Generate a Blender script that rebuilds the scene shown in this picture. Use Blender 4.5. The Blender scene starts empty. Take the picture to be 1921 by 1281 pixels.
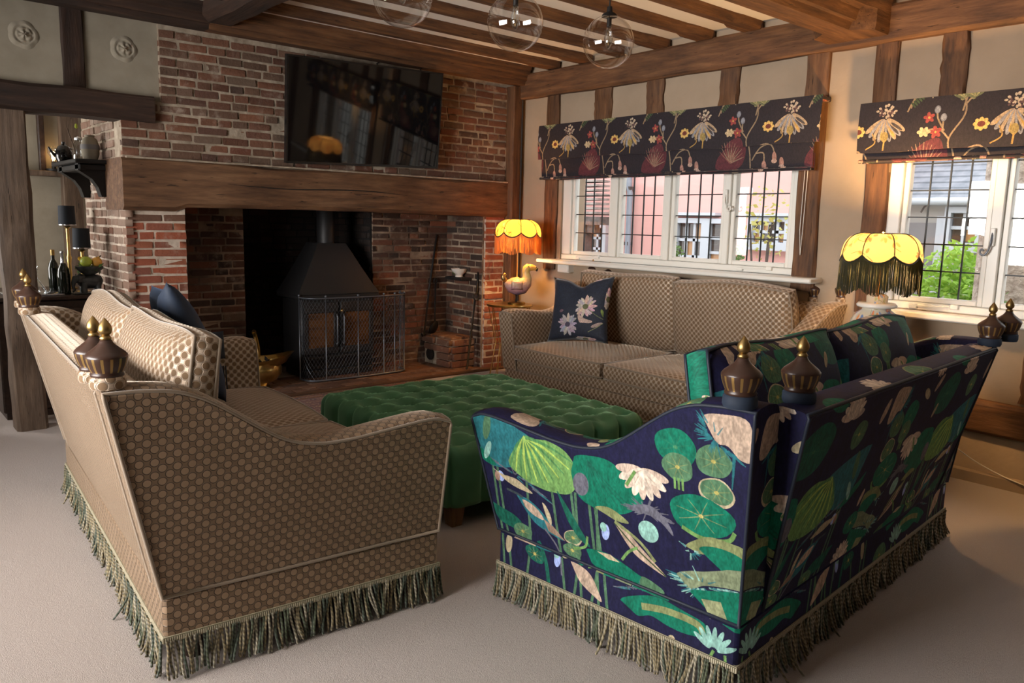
import bpy, bmesh, math, random
import numpy as np
from mathutils import Vector, Matrix, noise as mnoise

rnd = random.Random(11)
S = bpy.context.scene
COL = S.collection
PI = math.pi
R = math.radians

# ------------------------------------------------------------------ camera
def setup_camera():
    yaw, pitch, roll = R(40.9), R(8.6), R(1.4)
    f = Vector((math.sin(yaw) * math.cos(pitch), math.cos(yaw) * math.cos(pitch), -math.sin(pitch)))
    r = Vector((math.cos(yaw), -math.sin(yaw), 0))
    u = r.cross(f)
    r2 = math.cos(roll) * r + math.sin(roll) * u
    u2 = -math.sin(roll) * r + math.cos(roll) * u
    cd = bpy.data.cameras.new('camera')
    cd.sensor_width = 36
    cd.lens = 1470 / 1921 * 36
    cd.clip_start = .05
    cd.clip_end = 200
    co = bpy.data.objects.new('camera', cd)
    m = Matrix((r2, u2, -f)).transposed().to_4x4()
    m.translation = (0, 0, 1.5)
    co.matrix_world = m
    COL.objects.link(co)
    S.camera = co
setup_camera()

# ------------------------------------------------------------------ world, daylight, exposure
world = bpy.data.worlds.new('overcast_sky')
S.world = world
world.use_nodes = True
bg = world.node_tree.nodes['Background']
bg.inputs[0].default_value = (.97, .98, 1.0, 1)
bg.inputs[1].default_value = 4.4
S.view_settings.view_transform = 'Standard'
S.view_settings.look = 'None'
S.view_settings.exposure = -0.04
S.view_settings.gamma = 1.0
S.view_settings.use_curve_mapping = False
cy = S.cycles
cy.use_denoising = True
cy.max_bounces = 7
cy.diffuse_bounces = 4
cy.glossy_bounces = 3
cy.transmission_bounces = 4
cy.transparent_max_bounces = 16
cy.caustics_reflective = False
cy.caustics_refractive = False
cy.sample_clamp_indirect = 6

def area(name, loc, rot, sx, sy, power, col, portal=False):
    l = bpy.data.lights.new(name, 'AREA')
    l.shape = 'RECTANGLE'
    l.size, l.size_y = sx, sy
    l.energy = power
    l.color = col
    if portal:
        l.cycles.is_portal = True
    o = bpy.data.objects.new(name, l)
    o.location = loc
    o.rotation_euler = rot
    COL.objects.link(o)
    return o
# portals in the two leaded windows of the window wall (light comes from the sky itself)
area('portal_window_1', (5.62, 4.24, 1.6), (0, R(90), 0), 1.0, 2.6, 1, (1, 1, 1), True)
area('portal_window_2', (5.62, 1.4, 1.55), (0, R(90), 0), 1.1, 2.1, 1, (1, 1, 1), True)
# added area lights out of view: daylight from the left, fill in the far room
left_daylight = area('added_left_daylight', (-2.32, 3.1, 1.62), (0, R(-90), 0), 1.3, 3.2, 138, (1.0, .945, .90))
left_daylight.data.spread = R(100)   # narrowed beam keeps oblique light off the brick and panels
area('far_room_fill', (-.35, 7.6, 1.55), (0, R(-90), 0), 1.1, 1.0, 50, (1.0, .96, .92))  # added to brighten the far wall, no window stands there

# ------------------------------------------------------------------ helpers
def link(o, parent=None):
    COL.objects.link(o)
    if parent is not None:
        o.parent = parent
    return o

def tag(o, label=None, cat=None, group=None, kind=None):
    if label: o['label'] = label
    if cat: o['category'] = cat
    if group: o['group'] = group
    if kind: o['kind'] = kind
    return o

def empty(name, loc=(0, 0, 0), rz=0, label=None, cat=None, group=None, kind=None):
    o = bpy.data.objects.new(name, None)
    o.empty_display_size = .1
    o.location = loc
    o.rotation_euler = (0, 0, rz)
    link(o)
    return tag(o, label, cat, group, kind)

def box_uv(me):
    nl = len(me.loops)
    if nl == 0: return
    uvl = me.uv_layers.new(name='uv')
    co = np.empty(len(me.vertices) * 3); me.vertices.foreach_get('co', co); co = co.reshape(-1, 3)
    vi = np.empty(nl, dtype=np.int64); me.loops.foreach_get('vertex_index', vi)
    npoly = len(me.polygons)
    nr = np.empty(npoly * 3); me.polygons.foreach_get('normal', nr); nr = np.abs(nr.reshape(-1, 3))
    lt = np.empty(npoly, dtype=np.int64); me.polygons.foreach_get('loop_total', lt)
    ax = np.repeat(np.argmax(nr * np.array([1, 1, 1.02]), axis=1), lt)
    p = co[vi]
    uv = np.empty((nl, 2))
    uv[:, 0] = np.where(ax == 0, p[:, 1], p[:, 0])
    uv[:, 1] = np.where(ax == 2, p[:, 1], p[:, 2])
    uvl.data.foreach_set('uv', uv.ravel())

def mesh(name, v, f, smooth=False, uv=False, fix=False):
    me = bpy.data.meshes.new(name)
    me.from_pydata([tuple(map(float, q)) for q in v], [], f)
    if fix:
        bm = bmesh.new(); bm.from_mesh(me)
        bmesh.ops.recalc_face_normals(bm, faces=bm.faces)
        bm.to_mesh(me); bm.free()
    if smooth is True:
        me.polygons.foreach_set('use_smooth', [True] * len(me.polygons))
    elif smooth:
        me.polygons.foreach_set('use_smooth', [True] * len(me.polygons))
        try: me.set_sharp_from_angle(angle=R(smooth))
        except Exception: pass
    if uv: box_uv(me)
    me.update()
    return me

def obj(name, vf, mat, parent=None, loc=(0, 0, 0), rot=(0, 0, 0), smooth=False, uv=False, fix=False, **tags):
    me = vf if isinstance(vf, bpy.types.Mesh) else mesh(name, vf[0], vf[1], smooth, uv, fix)
    if mat is not None and len(me.materials) == 0:
        me.materials.append(M[mat] if isinstance(mat, str) else mat)
    o = bpy.data.objects.new(name, me)
    o.location = loc
    o.rotation_euler = rot
    link(o, parent)
    return tag(o, **tags)

def merge(*parts):
    V, F = [], []
    for v, f in parts:
        k = len(V)
        V += [tuple(q) for q in v]
        F += [[i + k for i in q] for q in f]
    return V, F

def xf(vf, loc=(0, 0, 0), rot=None, sc=(1, 1, 1)):
    m = Matrix.Translation(loc)
    if rot is not None:
        m = m @ Matrix.Rotation(rot[2], 4, 'Z') @ Matrix.Rotation(rot[1], 4, 'Y') @ Matrix.Rotation(rot[0], 4, 'X')
    m = m @ Matrix.Diagonal((*sc, 1))
    return [tuple(m @ Vector(q)) for q in vf[0]], vf[1]

def box(x0, x1, y0, y1, z0, z1):
    v = [(x, y, z) for z in (z0, z1) for y in (y0, y1) for x in (x0, x1)]
    return v, [[0, 2, 3, 1], [4, 5, 7, 6], [0, 1, 5, 4], [2, 6, 7, 3], [0, 4, 6, 2], [1, 3, 7, 5]]

def cbox(x0, x1, y0, y1, z0, z1, c=.01, cz=None):
    """chamfered box: every corner becomes three vertices"""
    cc = (c, c, c if cz is None else cz)
    X, Y, Z = (x0, x1), (y0, y1), (z0, z1)
    V = []
    idx = {}
    for i in (0, 1):
        for j in (0, 1):
            for k in (0, 1):
                p = [X[i], Y[j], Z[k]]
                s = (1 - 2 * i, 1 - 2 * j, 1 - 2 * k)
                for a in range(3):
                    q = [p[b] + (0 if b == a else s[b] * cc[b]) for b in range(3)]
                    idx[i, j, k, a] = len(V)
                    V.append(tuple(q))
    F = []
    F.append([idx[0, 0, 0, 0], idx[0, 0, 1, 0], idx[0, 1, 1, 0], idx[0, 1, 0, 0]])
    F.append([idx[1, 0, 0, 0], idx[1, 1, 0, 0], idx[1, 1, 1, 0], idx[1, 0, 1, 0]])
    F.append([idx[0, 0, 0, 1], idx[1, 0, 0, 1], idx[1, 0, 1, 1], idx[0, 0, 1, 1]])
    F.append([idx[0, 1, 0, 1], idx[0, 1, 1, 1], idx[1, 1, 1, 1], idx[1, 1, 0, 1]])
    F.append([idx[0, 0, 0, 2], idx[0, 1, 0, 2], idx[1, 1, 0, 2], idx[1, 0, 0, 2]])
    F.append([idx[0, 0, 1, 2], idx[1, 0, 1, 2], idx[1, 1, 1, 2], idx[0, 1, 1, 2]])
    for a, b in ((0, 1), (0, 2), (1, 2)):
        c_ = 3 - a - b
        for s in (0, 1):
            for t in (0, 1):
                def key(w, ax):
                    k = [0, 0, 0]; k[a] = s; k[b] = t; k[c_] = w
                    return idx[k[0], k[1], k[2], ax]
                F.append([key(0, a), key(1, a), key(1, b), key(0, b)])
    for i in (0, 1):
        for j in (0, 1):
            for k in (0, 1):
                F.append([idx[i, j, k, 0], idx[i, j, k, 1], idx[i, j, k, 2]])
    return V, F

def lathe(prof, n=20, close=True):
    V, F = [], []
    m = len(prof)
    for i in range(n):
        a = 2 * PI * i / n
        for r, z in prof:
            V.append((r * math.cos(a), r * math.sin(a), z))
    for i in range(n):
        j = (i + 1) % n
        for k in range(m - 1):
            F.append([i * m + k, j * m + k, j * m + k + 1, i * m + k + 1])
    if close:
        if prof[0][0] > 1e-4: F.append([i * m for i in range(n)][::-1])
        if prof[-1][0] > 1e-4: F.append([i * m + m - 1 for i in range(n)])
    return V, F

def lathe_uv_mesh(name, prof, n=24):
    v, f = lathe(prof, n)
    me = mesh(name, v, f, True)
    uvl = me.uv_layers.new(name='uv')
    for p in me.polygons:
        us = []
        for li in p.loop_indices:
            c = me.vertices[me.loops[li].vertex_index].co
            us.append(math.atan2(c.y, c.x) / (2 * PI))
        mx = max(us)
        for li, u in zip(p.loop_indices, us):
            c = me.vertices[me.loops[li].vertex_index].co
            if mx - u > .5: u += 1
            uvl.data[li].uv = (u, c.z)
    return me

def tube(pts, r, sides=6, closed=False, cap=True):
    pts = [Vector(p) for p in pts]
    n = len(pts)
    rs = r if isinstance(r, (list, tuple)) else [r] * n
    V, F = [], []
    prev = None
    for i, p in enumerate(pts):
        if closed: t = pts[(i + 1) % n] - pts[i - 1]
        else: t = pts[min(i + 1, n - 1)] - pts[max(i - 1, 0)]
        if t.length < 1e-9: t = Vector((0, 0, 1))
        t.normalize()
        if prev is None:
            ref = Vector((0, 0, 1)) if abs(t.z) < .9 else Vector((1, 0, 0))
            a = t.cross(ref).normalized()
        else:
            a = (prev - t * prev.dot(t))
            a = a.normalized() if a.length > 1e-6 else t.orthogonal().normalized()
        prev = a
        b = t.cross(a)
        for k in range(sides):
            an = 2 * PI * k / sides
            V.append(tuple(p + (a * math.cos(an) + b * math.sin(an)) * rs[i]))
    m = n if closed else n - 1
    for i in range(m):
        j = (i + 1) % n
        for k in range(sides):
            l = (k + 1) % sides
            F.append([i * sides + k, j * sides + k, j * sides + l, i * sides + l])
    if cap and not closed:
        F.append(list(range(sides))[::-1])
        F.append([(n - 1) * sides + k for k in range(sides)])
    return V, F

def loft(rings, cap=True):
    """rings: equal-length closed loops"""
    m = len(rings[0]); V, F = [], []
    for r_ in rings: V += [tuple(q) for q in r_]
    for i in range(len(rings) - 1):
        for k in range(m):
            l = (k + 1) % m
            F.append([i * m + k, i * m + l, (i + 1) * m + l, (i + 1) * m + k])
    if cap:
        F.append(list(range(m))[::-1])
        F.append([(len(rings) - 1) * m + k for k in range(m)])
    return V, F

def bez(pts, n=8):
    """Catmull-Rom through points"""
    P = [Vector(p) for p in pts]
    out = []
    for i in range(len(P) - 1):
        a, b, c, d = P[max(i - 1, 0)], P[i], P[i + 1], P[min(i + 2, len(P) - 1)]
        for k in range(n):
            t = k / n
            out.append(.5 * ((2 * b) + (c - a) * t + (2 * a - 5 * b + 4 * c - d) * t * t + (3 * b - a - 3 * c + d) * t ** 3))
    out.append(P[-1])
    return out

def copy_tree(o, parent=None, loc=None):
    c = o.copy()
    COL.objects.link(c)
    c.parent = parent
    if loc is not None: c.location = loc
    for ch in list(o.children): copy_tree(ch, c)
    return c

# ------------------------------------------------------------------ materials
M = {}
class G:
    """small node-graph helper"""
    def __init__(s, name):
        s.m = bpy.data.materials.new(name)
        s.m.use_nodes = True
        s.t = s.m.node_tree
        s.b = s.t.nodes['Principled BSDF']
        M[name] = s.m
    def n(s, typ, props=None, **ins):
        nd = s.t.nodes.new(typ)
        for k, v in (props or {}).items(): setattr(nd, k, v)
        for k, v in ins.items():
            k = k.replace('_', ' ') if k.replace('_', ' ') in nd.inputs else k
            s.set(nd.inputs[int(k[1:])] if k[0] == 'i' and k[1:].isdigit() else nd.inputs[k], v)
        return nd
    def set(s, sock, v):
        if isinstance(v, bpy.types.NodeSocket): s.t.links.new(v, sock)
        elif isinstance(v, bpy.types.Node): s.t.links.new(v.outputs[0], sock)
        else:
            if hasattr(sock.default_value, '__len__') and not hasattr(v, '__len__'): v = [v] * len(sock.default_value)
            if hasattr(v, '__len__') and len(v) == 3 and len(sock.default_value) == 4: v = (*v, 1)
            sock.default_value = v
    def p(s, **kw):
        for k, v in kw.items(): s.set(s.b.inputs[k.replace('_', ' ')], v)
        return s
    def math(s, op, a, b=0, c=None, clamp=False):
        nd = s.t.nodes.new('ShaderNodeMath'); nd.operation = op; nd.use_clamp = clamp
        s.set(nd.inputs[0], a); s.set(nd.inputs[1], b)
        if c is not None: s.set(nd.inputs[2], c)
        return nd.outputs[0]
    def vec(s, op, a, b=(0, 0, 0), out=0):
        nd = s.t.nodes.new('ShaderNodeVectorMath'); nd.operation = op
        s.set(nd.inputs[0], a)
        if op == 'SCALE': s.set(nd.inputs['Scale'], b)
        else: s.set(nd.inputs[1], b)
        return nd.outputs[out]
    def mix(s, f, a, b, typ='MIX'):
        nd = s.t.nodes.new('ShaderNodeMix'); nd.data_type = 'RGBA'; nd.blend_type = typ
        s.set(nd.inputs[0], f); s.set(nd.inputs[6], a); s.set(nd.inputs[7], b)
        return nd.outputs[2]
    def ramp(s, f, stops):
        nd = s.t.nodes.new('ShaderNodeValToRGB')
        e = nd.color_ramp.elements
        while len(e) < len(stops): e.new(.5)
        for q, (pos, c) in zip(e, stops):
            q.position = pos
            q.color = (*c, 1) if len(c) == 3 else c
        s.set(nd.inputs[0], f)
        return nd.outputs[0]
    def coord(s, which='Object'):
        return s.n('ShaderNodeTexCoord').outputs[which]
    def noise(s, vec, scale, detail=4, rough=.55, out='Fac'):
        return s.n('ShaderNodeTexNoise', Vector=vec, Scale=scale, Detail=detail, Roughness=rough).outputs[out]
    def bump(s, h, strength=.3, dist=.01):
        nd = s.n('ShaderNodeBump', Height=h, Strength=strength, Distance=dist)
        s.set(s.b.inputs['Normal'], nd.outputs[0])
    def sr(s, f, a, b):
        return s.n('ShaderNodeMapRange', {'interpolation_type': 'SMOOTHSTEP'}, Value=f, i1=a, i2=b).outputs[0]

def plain(name, col, rough=.5, metal=0, **kw):
    g = G(name); g.p(Base_Color=col, Roughness=rough, Metallic=metal, **kw); return g

def mottled(name, c1, c2, scale=8, rough=.6, bump=.2, dist=.004, detail=5, metal=0, coord='Object', stretch=None, **kw):
    g = G(name)
    v = g.coord(coord)
    if stretch: v = g.vec('MULTIPLY', v, stretch)
    f = g.noise(v, scale, detail)
    g.p(Base_Color=g.ramp(f, [(.3, c1), (.7, c2)]), Roughness=rough, Metallic=metal, **kw)
    if bump: g.bump(f, bump, dist)
    return g

def timber(name, stretch, dark, mid, light, rough=.75):
    g = G(name)
    ob = g.coord('Object')
    rn = g.n('ShaderNodeObjectInfo').outputs['Random']
    v = g.vec('ADD', ob, g.n('ShaderNodeCombineXYZ', X=g.math('MULTIPLY', rn, 37), Y=g.math('MULTIPLY', rn, 19), Z=g.math('MULTIPLY', rn, 7)).outputs[0])
    vs = g.vec('MULTIPLY', v, stretch)
    a = g.noise(vs, 3.0, 7, .62)
    b = g.noise(v, 2.2, 4)
    crack = g.sr(g.noise(g.vec('MULTIPLY', v, [q * 1.6 for q in stretch]), 4.0, 3), .66, .72)
    c = g.ramp(g.math('ADD', g.math('MULTIPLY', a, .7), g.math('MULTIPLY', b, .3)), [(.32, dark), (.52, mid), (.72, light)])
    c = g.mix(g.math('MULTIPLY', crack, .75), c, [q * .22 for q in dark])
    g.p(Base_Color=c, Roughness=rough)
    g.bump(g.math('SUBTRACT', a, g.math('MULTIPLY', crack, .6)), .55, .012)
    return g

OAK = ((.034, .014, .006), (.115, .050, .019), (.22, .108, .045))
timber('timber_x', (1.0, 9, 9), *OAK)
timber('timber_y', (9, 1.0, 9), *OAK)
timber('timber_z', (9, 9, 1.0), *OAK)
timber('weathered_z', (9, 9, .9), (.036, .022, .014), (.11, .072, .047), (.20, .14, .095))
timber('mantel_oak', (1.0, 9, 9), (.05, .022, .010), (.14, .068, .031), (.25, .135, .066))
timber('black_oak_x', (1.0, 9, 9), (.010, .005, .003), (.034, .016, .009), (.075, .037, .020))
timber('black_oak_y', (9, 1.0, 9), (.010, .005, .003), (.034, .016, .009), (.075, .037, .020))
timber('black_oak_z', (9, 9, 1.0), (.010, .005, .003), (.034, .016, .009), (.075, .037, .020))
timber('dark_wood', (9, 1.0, 9), (.012, .006, .004), (.035, .017, .010), (.06, .03, .018), .45)
timber('leg_oak', (11, 11, 1.2), (.10, .045, .015), (.24, .115, .04), (.36, .19, .08), .45)

g = G('plaster'); v = g.coord(); a = g.noise(v, 2.5, 5); b = g.noise(v, 30, 4)
g.p(Base_Color=g.ramp(a, [(.25, (.30, .226, .155)), (.75, (.385, .295, .21))]), Roughness=.9)
g.bump(g.math('ADD', a, g.math('MULTIPLY', b, .12)), .35, .03)
g = G('ceiling_plaster'); v = g.coord(); a = g.noise(v, 3, 4)
g.p(Base_Color=(.78, .73, .66), Roughness=.9); g.bump(a, .15, .02)
g = G('panel_plaster'); v = g.coord(); a = g.noise(v, 6, 5)
g.p(Base_Color=g.ramp(a, [(.3, (.27, .235, .175)), (.7, (.34, .30, .23))]), Roughness=.9); g.bump(a, .3, .012)
g = G('mortar'); v = g.coord(); a = g.noise(v, 14, 6)
g.p(Base_Color=g.ramp(a, [(.3, (.24, .185, .13)), (.7, (.48, .40, .305))]), Roughness=.95); g.bump(a, .6, .02)
g = G('lime_mortar'); v = g.coord(); a = g.noise(v, 14, 6)
g.p(Base_Color=g.ramp(a, [(.3, (.40, .32, .25)), (.7, (.66, .56, .46))]), Roughness=.95); g.bump(a, .6, .02)
g = G('soot_mortar'); v = g.coord(); a = g.noise(v, 3, 5)
g.p(Base_Color=g.ramp(a, [(.38, (.10, .07, .05)), (.66, (.44, .335, .24))]), Roughness=.95); g.bump(a, .5, .02)
g = G('black_soot'); v = g.coord(); a = g.noise(v, 5, 5)
g.p(Base_Color=g.ramp(a, [(.4, (.006, .005, .005)), (.75, (.028, .02, .016))]), Roughness=.95); g.bump(a, .5, .02)

def brick_mat(name, stops, wash=(.62, .52, .42), washamt=.5, scale=1.0):
    g = G(name)
    oi = g.n('ShaderNodeObjectInfo')
    rn = oi.outputs['Random']
    geo = g.n('ShaderNodeNewGeometry').outputs['Position']
    fine = g.noise(geo, 38, 6, .65)
    big = g.noise(geo, 2.1, 4)
    c = g.ramp(rn, stops)
    c = g.mix(g.math('MULTIPLY', fine, .8), c, g.mix(.6, c, (.04, .022, .016)))
    w = g.math('MULTIPLY', g.math('MULTIPLY', g.sr(g.noise(geo, 9, 6, .7), .5, .72), g.sr(big, .35, .65)), washamt)
    c = g.mix(w, c, wash)
    g.p(Base_Color=c, Roughness=.9)
    g.bump(g.math('ADD', fine, g.math('MULTIPLY', big, .3)), .7, .008)
    return g
brick_mat('brick_old', [(.0, (.11, .048, .030)), (.14, (.20, .082, .046)), (.32, (.14, .088, .058)), (.5, (.245, .098, .053)), (.62, (.19, .13, .09)), (.78, (.20, .073, .043)), (.9, (.09, .06, .046)), (1, (.28, .115, .06))])
brick_mat('brick_red', [(.0, (.30, .075, .038)), (.25, (.40, .105, .05)), (.5, (.27, .09, .058)), (.75, (.44, .13, .055)), (1, (.25, .10, .07))], washamt=.45)
brick_mat('brick_sooty', [(.0, (.034, .022, .017)), (.25, (.11, .05, .032)), (.45, (.045, .03, .023)), (.65, (.19, .075, .042)), (.82, (.08, .05, .037)), (1, (.28, .10, .05))], washamt=.35)
brick_mat('brick_black', [(.0, (.005, .004, .004)), (.6, (.014, .009, .007)), (1, (.04, .017, .011))], washamt=.08)
brick_mat('brick_pale', [(.0, (.24, .15, .11)), (.5, (.33, .23, .17)), (1, (.28, .15, .10))], wash=(.62, .55, .47), washamt=.9)
brick_mat('hearth_brick', [(.0, (.13, .06, .033)), (.5, (.20, .095, .05)), (1, (.26, .13, .07))], washamt=.3)

g = G('carpet'); v = g.coord(); a = g.noise(v, 260, 2, .8); b = g.noise(v, 1.3, 3); c_ = g.noise(v, 70, 3)
g.p(Base_Color=g.mix(b, g.ramp(a, [(.25, (.37, .31, .278)), (.75, (.53, .46, .42))]), g.ramp(a, [(.25, (.40, .335, .30)), (.75, (.56, .485, .445))])), Roughness=1.0, Sheen_Weight=.25)
g.bump(g.math('ADD', a, g.math('MULTIPLY', c_, .6)), .8, .006)

plain('white_paint', (.76, .74, .68), .35)
plain('lead', (.03, .034, .036), .5, .4)
plain('iron', (.012, .011, .011), .55, .3)
plain('stove_black', (.022, .021, .022), .5, .2)
plain('steel_wire', (.16, .18, .21), .4, .7)
plain('black_shade', (.012, .017, .026), .8)
plain('black_gloss', (.008, .008, .009), .12)
plain('tv_frame', (.008, .008, .008), .3)
plain('tv_screen', (.003, .003, .0035), .04, Specular_IOR_Level=.5)
plain('cord_black', (.01, .009, .008), .6)
plain('cord_white', (.75, .72, .66), .5)
mottled('brass', (.46, .30, .09), (.72, .52, .20), 12, .28, .15, .003, metal=1.0)
plain('gold', (.36, .24, .095), .42, 1.0)
plain('gold_wire', (.55, .33, .10), .35, .9)
plain('silver_foil', (.55, .56, .58), .25, .9)
plain('bottle_dark', (.010, .014, .010), .06)
plain('lime', (.42, .50, .06), .4)
plain('mango', (.70, .36, .07), .4)
plain('banana', (.75, .42, .03), .45)
mottled('elephant', (.02, .022, .022), (.07, .075, .075), 20, .35, .3)
plain('china', (.78, .74, .68), .18)
mottled('log_bark', (.05, .032, .022), (.16, .105, .07), 18, .9, .8, .01, stretch=(6, 1, 6))
mottled('log_end', (.36, .21, .10), (.55, .36, .20), 10, .85, .2)
mottled('reflection_pane', (.06, .025, .010), (.19, .085, .03), 3, .12, 0, stretch=(1, 1, 5))  # brownish reflections painted into the stove glass
mottled('rose_plaster', (.30, .265, .20), (.36, .315, .245), 25, .85, .3)
plain('pink_render', (.66, .36, .325), .9)
plain('white_render', (.42, .40, .375), .9)
plain('grey_door', (.21, .20, .205), .8)
plain('ext_white', (.44, .465, .51), .5)
plain('ext_glass', (.07, .05, .04), .08)
plain('ext_amber', (.38, .19, .07), .3)
plain('ext_pipe', (.22, .24, .28), .5)
mottled('ext_dark_wood', (.05, .04, .035), (.13, .10, .09), 12, .9)
mottled('roof_tile', (.19, .16, .145), (.33, .29, .26), 9, .9)
mottled('slate', (.16, .185, .215), (.27, .295, .33), 7, .75)
mottled('stone_wall', (.30, .24, .20), (.62, .54, .46), 16, .95, 1.0, .04)
mottled('ext_ground', (.25, .23, .20), (.38, .35, .30), 5, .95)

def leaf_mat(name, c1, c2):
    g = G(name); geo = g.n('ShaderNodeNewGeometry').outputs['Position']
    g.p(Base_Color=g.ramp(g.noise(geo, 12, 3), [(.3, c1), (.7, c2)]), Roughness=.55)
    tr = g.n('ShaderNodeBsdfTranslucent', Color=(*c2, 1))
    mx = g.n('ShaderNodeMixShader', i0=.35, i1=g.b.outputs[0], i2=tr.outputs[0])
    out = g.t.nodes['Material Output']; g.t.links.new(mx.outputs[0], out.inputs[0])
leaf_mat('leaf_bright', (.16, .36, .035), (.38, .58, .09))
leaf_mat('leaf_dark', (.06, .14, .04), (.16, .27, .08))
leaf_mat('leaf_gold', (.28, .34, .06), (.52, .46, .14))

def glassy(name, tint=(1, 1, 1), gloss=.12, rough=.02, power=3.0):
    g = G(name)
    tr = g.n('ShaderNodeBsdfTransparent', Color=(*tint, 1))
    gl = g.n('ShaderNodeBsdfGlossy', Color=(1, 1, 1, 1), Roughness=rough)
    lw = g.n('ShaderNodeLayerWeight', Blend=.5)
    f = g.math('ADD', g.math('MULTIPLY', g.math('POWER', lw.outputs['Facing'], power), .75), gloss * .5, clamp=True)
    mx = g.n('ShaderNodeMixShader', i0=f, i1=tr.outputs[0], i2=gl.outputs[0])
    g.t.links.new(mx.outputs[0], g.t.nodes['Material Output'].inputs[0])
glassy('pane_glass', (.97, .985, .99), .06, .0, 5)
glassy('globe_glass', (.985, .98, .97), .10, .02, 2.6)
glassy('clear_glass', (.90, .93, .94), .34, .03, 1.8)

# velvet figured in round cells, satin ground between them
g = G('taupe_cells')
uv = g.vec('SCALE', g.coord('UV'), 1 / .0435)
a = g.vec('LENGTH', g.vec('SUBTRACT', g.vec('FRACTION', uv), (.5, .5, 0)), out=1)
b = g.vec('LENGTH', g.vec('SUBTRACT', g.vec('FRACTION', g.vec('ADD', uv, (.5, .5, 0))), (.5, .5, 0)), out=1)
d = g.math('MINIMUM', a, b)
net = g.sr(d, .258, .29)
groove = g.math('MULTIPLY', g.sr(d, .302, .32), g.math('SUBTRACT', 1, g.sr(d, .338, .358)))
var = g.noise(g.coord('UV'), 5, 4)
cell = g.ramp(var, [(.3, (.165, .10, .053)), (.7, (.215, .137, .077))])
g.p(Base_Color=g.mix(g.math('MULTIPLY', groove, .55), g.mix(net, cell, (.56, .445, .34)), (.03, .019, .011)), Metallic=g.math('MULTIPLY', net, .6), Roughness=g.math('SUBTRACT', .85, g.math('MULTIPLY', net, .25)), Sheen_Weight=g.math('SUBTRACT', 1.0, g.math('MULTIPLY', net, .7)), Sheen_Roughness=.30, Sheen_Tint=(.98, .85, .70), Specular_IOR_Level=.3)
g.bump(g.math('SUBTRACT', 1, g.math('ADD', g.math('MULTIPLY', net, .35), g.math('MULTIPLY', groove, .65))), .6, .004)
# the same cloth with its shift of sheen painted in: cells and ground alike, dark outline round every cell
g = G('taupe_painted_sheen')
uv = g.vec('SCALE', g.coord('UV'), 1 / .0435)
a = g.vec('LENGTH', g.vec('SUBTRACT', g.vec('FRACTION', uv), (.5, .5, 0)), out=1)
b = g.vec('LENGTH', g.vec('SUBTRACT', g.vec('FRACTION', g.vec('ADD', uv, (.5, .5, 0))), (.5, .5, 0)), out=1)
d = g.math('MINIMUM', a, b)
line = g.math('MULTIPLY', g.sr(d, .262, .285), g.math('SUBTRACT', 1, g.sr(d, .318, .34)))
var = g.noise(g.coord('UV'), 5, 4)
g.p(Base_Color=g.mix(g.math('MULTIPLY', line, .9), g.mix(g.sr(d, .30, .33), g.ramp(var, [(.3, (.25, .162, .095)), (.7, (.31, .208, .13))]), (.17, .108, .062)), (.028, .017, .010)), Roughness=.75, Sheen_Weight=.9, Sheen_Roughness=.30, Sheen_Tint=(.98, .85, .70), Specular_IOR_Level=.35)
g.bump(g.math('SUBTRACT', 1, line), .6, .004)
plain('taupe_piping', (.24, .175, .115), .6, Sheen_Weight=.6)
plain('taupe_plain', (.30, .22, .15), .8)
plain('navy_piping', (.010, .016, .032), .6)

g = G('green_velvet'); v = g.coord(); a = g.noise(v, 5, 4); b = g.noise(v, 90, 2)
g.p(Base_Color=g.ramp(a, [(.3, (.035, .125, .052)), (.7, (.06, .19, .085))]), Roughness=.7, Sheen_Weight=1.0, Sheen_Roughness=.32, Sheen_Tint=(.42, .85, .50))
g.bump(b, .08, .002)
g = G('navy_velvet'); v = g.coord(); a = g.noise(v, 7, 4)
g.p(Base_Color=g.ramp(a, [(.3, (.007, .014, .030)), (.7, (.014, .026, .05))]), Roughness=.75, Sheen_Weight=.25, Sheen_Roughness=.4, Sheen_Tint=(.25, .4, .7))
g.bump(a, .2, .01)

# finial: brown turned wood with gilt flutes on the lower belly
g = G('finial_wood')
uv = g.n('ShaderNodeSeparateXYZ', Vector=g.coord('UV'))
st = g.math('FRACT', g.math('MULTIPLY', uv.outputs[0], 14))
on = g.math('MULTIPLY', g.math('LESS_THAN', st, .3), g.math('MULTIPLY', g.math('GREATER_THAN', uv.outputs[1], .014), g.math('LESS_THAN', uv.outputs[1], .056)))
g.p(Base_Color=g.mix(on, (.050, .024, .016), (.34, .21, .07)), Metallic=g.math('MULTIPLY', on, .6), Roughness=.33)
g.bump(on, .4, -.004)

# bullion fringe: two-ply twisted strands, colour per strand
g = G('bullion')
uv = g.n('ShaderNodeSeparateXYZ', Vector=g.coord('UV'))
tw = g.math('SINE', g.math('MULTIPLY', g.math('ADD', uv.outputs[0], uv.outputs[1]), 2 * PI))
at = g.n('ShaderNodeAttribute', {'attribute_name': 'strand'})
g.p(Base_Color=g.mix(g.sr(tw, -.3, .6), g.mix(.55, at.outputs['Color'], (.02, .022, .014)), at.outputs['Color']), Roughness=.75, Sheen_Weight=.3)
g.bump(tw, .6, .003)
g = G('braid'); v = g.coord('UV'); w = g.n('ShaderNodeTexWave', {'wave_type': 'BANDS', 'bands_direction': 'X'}, Vector=v, Scale=45).outputs['Fac']
g.p(Base_Color=g.ramp(w, [(.3, (.13, .115, .065)), (.7, (.56, .50, .36))]), Roughness=.7); g.bump(w, .5, .003)
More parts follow.
